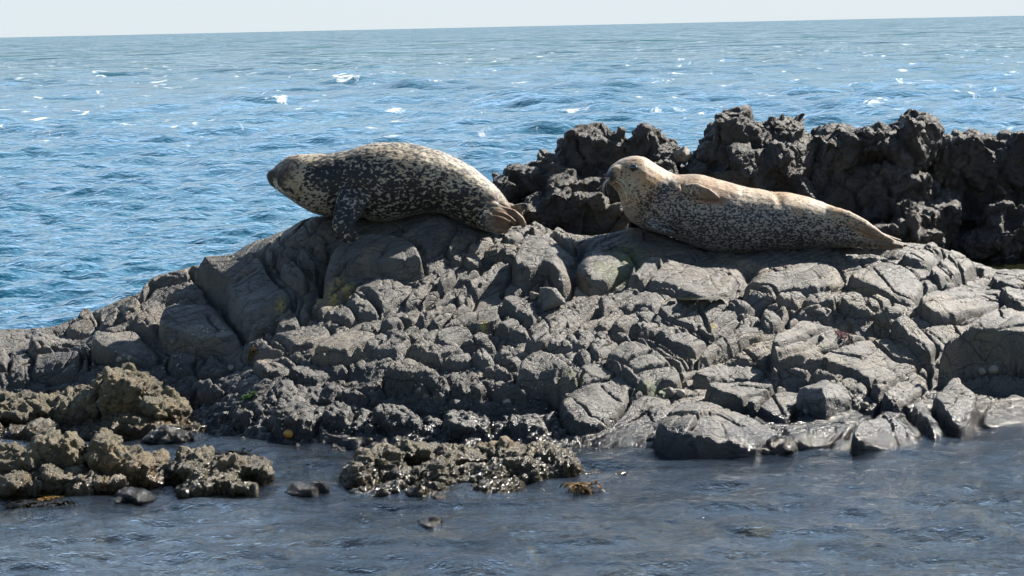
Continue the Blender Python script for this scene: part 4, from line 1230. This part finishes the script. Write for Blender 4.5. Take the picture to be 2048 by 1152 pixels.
# barnacles: countless white specks over the dark tidal rock
def barnacles():
    rr = np.random.RandomState(12)
    n = 9000
    x = rr.uniform(-3.2, 1.2, n); y = rr.uniform(12.9, 15.2, n)
    z = srf(x, y)
    cl = fbm(x * 2.6, y * 2.6, 0.0, 55, 3)
    keep = (z > 0.05) & (z < 0.50) & (cl > 0.0 + 0.5 * np.clip((z - .3) / .2, 0, 1)) & (rr.rand(n) < np.clip(1.1 - (x + 0.2) * .8, 0.12, 1))
    x, y, z = x[keep], y[keep], z[keep]
    V, F = [], []
    for i in range(len(x)):
        nrm = ledge_normal(x[i], y[i]); r = rr.uniform(.0024, .0055)
        q = nrm.to_track_quat('Z', 'Y')
        b = len(V)
        for (k, h) in ((1, -.4), (.5, .9)):
            for j in range(6):
                v = Vector((x[i], y[i], z[i])) + q @ Vector((k * r * math.cos(j * 1.047), k * r * math.sin(j * 1.047), h * r))
                V.append(v[:])
        for j in range(6): F.append((b + j, b + (j + 1) % 6, b + 6 + (j + 1) % 6, b + 6 + j))
        F.append(tuple(b + 6 + j for j in range(6)))
    me = bpy.data.meshes.new('barnacles')
    me.from_pydata(V, [], F); me.update()
    o = link('barnacles', me, simple_mat('barnacle_shell', (0.22, 0.21, 0.18), (0.5, 0.48, 0.42), 0.7))
    tag(o, 'white barnacle specks scattered over the dark tidal rock', 'barnacles', kind='stuff')
barnacles()

# seaweed
def weed(px, py, n, spread, length, mat, label, seed, flat=0.3, name='seaweed', on=None, w=.006, up=.5):
    p = on if on is not None else on_ledge(px, py)
    rw_ = random.Random(seed)
    bm = bmesh.new()
    for i in range(n):
        a = rw_.uniform(0, 6.283)
        q = p + Vector((rw_.gauss(0, spread), rw_.gauss(0, spread * .7), 0))
        if on is None: q.z = srf(q.x, q.y) + .001
        d = Vector((math.cos(a), math.sin(a), rw_.uniform(.1, up))).normalized()
        side = d.cross(Vector((0, 0, 1))).normalized()
        L = length * rw_.uniform(.5, 1.2)
        prev = None
        for k in range(6):
            t_ = k / 5
            c = q + d * L * t_ + Vector((0, 0, -L * .6 * t_ * t_)) + side * math.sin(t_ * 5 + a) * w
            if on is None: c.z = max(c.z, srf(c.x, c.y) + .002)
            ww = w * (0.45 + math.sin(t_ * 2.9) * .6) * rw_.uniform(.7, 1.2)
            pr = (bm.verts.new(c - side * ww), bm.verts.new(c + side * ww + Vector((0, 0, ww * .4))))
            if prev: bm.faces.new((prev[0], prev[1], pr[1], pr[0]))
            prev = pr
    r = bmesh.ops.solidify(bm, geom=bm.faces[:], thickness=.0012)
    me = bpy.data.meshes.new(name)
    bm.to_mesh(me); bm.free()
    o = link(name, me, mat)
    rebase(o)
    return tag(o, label, 'seaweed')
M_red = simple_mat('red_weed', (0.05, 0.012, 0.014), (0.22, 0.05, 0.06), 0.4)
M_green = simple_mat('green_weed', (0.03, 0.10, 0.008), (0.10, 0.24, 0.02), 0.35, 80)
M_wrack = simple_mat('brown_wrack', (0.10, 0.055, 0.01), (0.30, 0.17, 0.03), 0.55, 60)
M_kelp = simple_mat('black_wrack', (0.018, 0.014, 0.008), (0.05, 0.038, 0.016), 0.15, 60)
weed(1692,672,60,.022,.05,M_red,'sprig of dark red seaweed dried onto the pale slab',1,w=.0025,up=.3)
weed(500,793,90,.014,.026,M_green,'bright green tuft of seaweed on the dark rock',2,w=.004,up=1.4)
weed(505,710,60,.014,.02,M_wrack,'olive tuft on the edge of the dark rock, centre left',3,w=.004,up=1.0)
def on_water(px, py, z=0.02):
    v = at(px, py, water_y(px, py, z)); return v
weed(0,0,70,.035,.07,M_wrack,'clump of golden wrack at the right end of the middle islet',4,on=on_water(1165,970,.03),w=.007,up=.8)
weed(0,0,110,.06,.13,M_kelp,'dark wrack trailing in the water under the lower left islet',5,on=on_water(95,1003,.012),w=.008,up=.25)
weed(0,0,90,.035,.08,M_wrack,'golden wrack floating below the lower left islet',6,on=on_water(112,993,.015),w=.008,up=.3)
weed(0,0,80,.06,.08,M_kelp,'black wrack at the water between the small left islet and the ledge',7,on=on_water(450,905,.015),w=.007,up=.4)

# still pools held in the rock
def pool(c, rx, ry, name):
    a = np.linspace(0, 2 * math.pi, 60)
    k = np.linspace(0.02, 1, 12)[:, None]
    w_ = 1 + .18 * np.sin(a * 3 + 1) + .10 * np.sin(a * 5)
    P_ = np.stack([c[0] + k * rx * np.cos(a) * w_, c[1] + k * ry * np.sin(a) * w_, np.full((12, 60), c[2])], -1)
    t = NT(name + '_water')
    t.set(t.b.inputs['Base Color'], (0.02, 0.022, 0.010, 1))
    t.set(t.b.inputs['Roughness'], 0.04); t.set(t.b.inputs['IOR'], 1.33)
    t.set(t.b.inputs['Normal'], t.bump(t.noise(25, 3, 0.5), 0.003))
    tag(link(name, grid_mesh(name, P_[::-1]), t.m), kind='structure')
pool((3.25, 16.05, 0.60), .75, .45, 'tide_pool')
p = on_ledge(1400, 601)
pool((p.x, p.y, p.z + .012), .16, .07, 'puddle')

# ------------------------------------------------------------------ water
def sea_mesh():
    rows = []
    p = 1330.0
    while p > 1.5:
        rows.append(CAM_H / (p / FPX))
        p -= 1.5 if p > 620 else 0.85 if p > 30 else max(0.4, p * 0.03)
    rows += [12000.0, 20000.0, 60000.0]
    Y = np.array(rows)
    a = np.tan(np.linspace(R(-17), R(17), 960))
    X = Y[:, None] * a[None]
    Yg = np.broadcast_to(Y[:, None], X.shape).copy()
    dy = np.gradient(Y)[:, None]
    dx = (Y * (a[1] - a[0]))[:, None]
    rs = np.random.RandomState(8)
    Zs = np.zeros_like(X); DX = np.zeros_like(X); DY = np.zeros_like(X); SL = np.zeros_like(X)
    expo = np.clip((Yg - 14.5) / 6.0, 0, 1) ** 0.8                     # open sea beyond the ledge, sheltered water in front
    gust = 0.75 + 0.45 * fbm(X * .05, Yg * .03, 0.0, 33, 3)
    for i in range(100):
        L = 0.06 * (125.0 ** (i / 99.0))
        th = R(262) + rs.normal(0, 0.55)
        s = (0.042 if L < .25 else 0.064 if L < 1.1 else 0.030 if L < 2 else 0.016) * rs.uniform(0.6, 1.4)
        am = s * L / (2 * math.pi)
        kx, ky = math.cos(th), math.sin(th)
        k = 2 * math.pi / L
        near = 0.8 if L < .2 else (0.85 if L < 0.7 else 0.12)
        att = np.clip((L / (np.abs(ky) * dy + 1e-9) - 2.2) / 2.0, 0, 1) * np.clip((L / (np.abs(kx) * dx + 1e-9) - 2.2) / 2.0, 0, 1)
        if att.max() <= 0: continue
        nz = 600 if att[-1].max() > 0 else int(np.nonzero(att.max(1) > 0)[0][-1]) + 1
        sl = slice(0, nz if nz != 600 else len(Y))
        if L >= 0.8: am = am * (1 + (0.9 if L < 1.1 else 2.2) * np.clip((Yg[sl] - 26) / 40, 0, 1))
        A_ = am * att[sl] * (near + (1 - near) * expo[sl]) * gust[sl]
        ph = k * (kx * X[sl] + ky * Yg[sl]) + rs.uniform(0, 6.28) + 0.9 * 0
        Zs[sl] += A_ * np.sin(ph)
        c = np.cos(ph) * A_ * 0.9
        DX[sl] -= c * kx; DY[sl] -= c * ky
    P = np.stack([X + DX, Yg + DY, Zs], -1)
    me = grid_mesh('sea', P)
    return me

def water_mat():
    t = NT('sea_water')
    pos = t.geo.outputs['Position']
    xyz = t.sep(pos)
    y = xyz[1]
    deep = t.mapr(y, 14.6, 17.0)
    t.n.remove(t.b)
    # ripples: stretched across the wind, real size
    m1 = t.scale((1, 1.25, 1), pos, (0, 0, R(-18)))
    n1 = t.noise(3.4, 3, 0.6, m1, 0.3)
    n2 = t.noise(11.0, 4, 0.65, m1, 0.5)
    n3 = t.noise(48.0, 3, 0.6, m1)
    far = t.mapr(y, 16.0, 60.0)
    b = t.bump(n3, 0.0055, 1.0)
    b = t.bump(n2, 0.012, 0.9, b)
    calm = t.mapr(y, 13.0, 19.0, 0.25, 1.0)
    b1 = t.n.new('ShaderNodeBump'); b1.inputs['Distance'].default_value = 0.07
    t.l.new(calm, b1.inputs['Strength']); t.l.new(n1, b1.inputs['Height']); t.l.new(b, b1.inputs['Normal'])
    # distant chop, too fine for the mesh: slopes added straight to the normal
    def vnoise(sc, det):
        n = t.n.new('ShaderNodeTexNoise'); n.inputs['Scale'].default_value = 1.0; n.inputs['Detail'].default_value = det; n.inputs['Roughness'].default_value = 0.62
        t.l.new(t.scale(sc, pos), n.inputs['Vector'])
        s_ = t.n.new('ShaderNodeVectorMath'); s_.operation = 'SUBTRACT'; t.l.new(n.outputs['Color'], s_.inputs[0]); s_.inputs[1].default_value = (.5, .5, .5)
        return s_.outputs[0]
    vm = t.n.new('ShaderNodeVectorMath'); vm.operation = 'SCALE'
    t.l.new(vnoise((0.42, 0.75, 1), 6), vm.inputs[0]); t.l.new(t.mapr(y, 30.0, 200.0, 0.0, 2.6), vm.inputs['Scale'])
    vm2 = t.n.new('ShaderNodeVectorMath'); vm2.operation = 'SCALE'
    t.l.new(vnoise((0.11, 0.05, 1), 5), vm2.inputs[0]); t.l.new(t.mapr(y, 50.0, 300.0, 0.0, 3.0), vm2.inputs['Scale'])
    vsum = t.n.new('ShaderNodeVectorMath'); vsum.operation = 'ADD'; t.l.new(vm.outputs[0], vsum.inputs[0]); t.l.new(vm2.outputs[0], vsum.inputs[1])
    vf = t.n.new('ShaderNodeVectorMath'); vf.operation = 'MULTIPLY'; t.l.new(vsum.outputs[0], vf.inputs[0]); vf.inputs[1].default_value = (1, 1, 0)
    va = t.n.new('ShaderNodeVectorMath'); va.operation = 'ADD'; t.l.new(b1.outputs[0], va.inputs[0]); t.l.new(vf.outputs[0], va.inputs[1])
    vn = t.n.new('ShaderNodeVectorMath'); vn.operation = 'NORMALIZE'; t.l.new(va.outputs[0], vn.inputs[0])
    nrm = vn.outputs[0]
    fr = t.n.new('ShaderNodeFresnel'); fr.inputs['IOR'].default_value = 1.333
    t.l.new(nrm, fr.inputs['Normal'])
    gl = t.n.new('ShaderNodeBsdfGlossy')
    t.set(gl.inputs['Roughness'], t.mapr(y, 14.0, 200.0, 0.03, 0.14))
    gl.inputs['Color'].default_value = (1, 1, 1, 1)
    t.l.new(nrm, gl.inputs['Normal'])
    # body: clear brownish shallows over the bed, opaque blue-green further out
    tr = t.n.new('ShaderNodeBsdfTransparent'); tr.inputs[0].default_value = (0.60, 0.60, 0.50, 1)
    df = t.n.new('ShaderNodeBsdfDiffuse')
    t.set(df.inputs['Color'], t.mix(t.mapr(t.noise(0.06, 3, 0.5, pos), 0.35, 0.65), (0.010, 0.075, 0.135), (0.014, 0.100, 0.150)))
    t.set(df.inputs['Color'], t.mix(t.mapr(y, 30.0, 160.0), t.mix(t.mapr(t.noise(0.06, 3, 0.5, pos), 0.35, 0.65), (0.010, 0.075, 0.135), (0.014, 0.100, 0.150)), (0.002, 0.060, 0.075)))
    t.l.new(nrm, df.inputs['Normal'])
    milky_sheen = t.n.new('ShaderNodeBsdfDiffuse'); milky_sheen.inputs[0].default_value = (0.072, 0.095, 0.130, 1)      # milky water, its blue-grey also standing in for reflected sky
    t.l.new(nrm, milky_sheen.inputs['Normal'])
    sh = t.n.new('ShaderNodeMixShader')
    t.set(sh.inputs[0], t.mapr(t.noise(1.3, 4, 0.6, m1, 0.6), 0.35, 0.62, 0.0, 0.30))
    t.l.new(tr.outputs[0], sh.inputs[1]); t.l.new(milky_sheen.outputs[0], sh.inputs[2])
    body = t.n.new('ShaderNodeMixShader')
    t.l.new(deep, body.inputs[0]); t.l.new(sh.outputs[0], body.inputs[1]); t.l.new(df.outputs[0], body.inputs[2])
    mx = t.n.new('ShaderNodeMixShader')
    t.l.new(fr.outputs[0], mx.inputs[0]); t.l.new(body.outputs[0], mx.inputs[1]); t.l.new(gl.outputs[0], mx.inputs[2])
    # broken crests
    cap = t.noise(0.55, 6, 0.72, t.scale((1.5, 0.8, 1), pos), 0.8)
    up = t.mapr(xyz[2], 0.04, 0.12)
    fm = t.math('MULTIPLY', t.mapr(cap, 0.605, 0.70), t.mapr(y, 28.0, 60.0), True)
    foam = t.n.new('ShaderNodeBsdfDiffuse'); foam.inputs[0].default_value = (0.8, 0.82, 0.82, 1)
    m2 = t.n.new('ShaderNodeMixShader')
    t.l.new(fm, m2.inputs[0]); t.l.new(mx.outputs[0], m2.inputs[1]); t.l.new(foam.outputs[0], m2.inputs[2])
    t.l.new(m2.outputs[0], t.out.inputs['Surface'])
    return t.m
M_water = water_mat()
sea = link('sea', sea_mesh(), M_water)
tag(sea, kind='structure')

# sea bed under the shallows
bx, by = np.meshgrid(np.linspace(-6, 6, 260), np.linspace(6, 18.6, 260))
bz = -0.34 + 0.10 * fbm(bx * 1.6, by * 1.6, 0, 5, 4) + 0.05 * fbm(bx * 6, by * 6, 0, 6, 3) - 0.5 * np.clip((by - 14) / 3, 0, 1)
t = NT('sea_bed_rock')
t.set(t.b.inputs['Base Color'], t.ramp(t.noise(3.0, 6, 0.65), [(0.35, (0.04, 0.035, 0.025)), (0.6, (0.11, 0.09, 0.05)), (0.75, (0.18, 0.13, 0.06))]))
t.set(t.b.inputs['Roughness'], 0.8)
t.set(t.b.inputs['Normal'], t.bump(t.noise(20, 5, 0.6), 0.02))
tag(link('sea_bed', grid_mesh('sea_bed', np.stack([bx, by, bz], -1)), t.m), kind='structure')
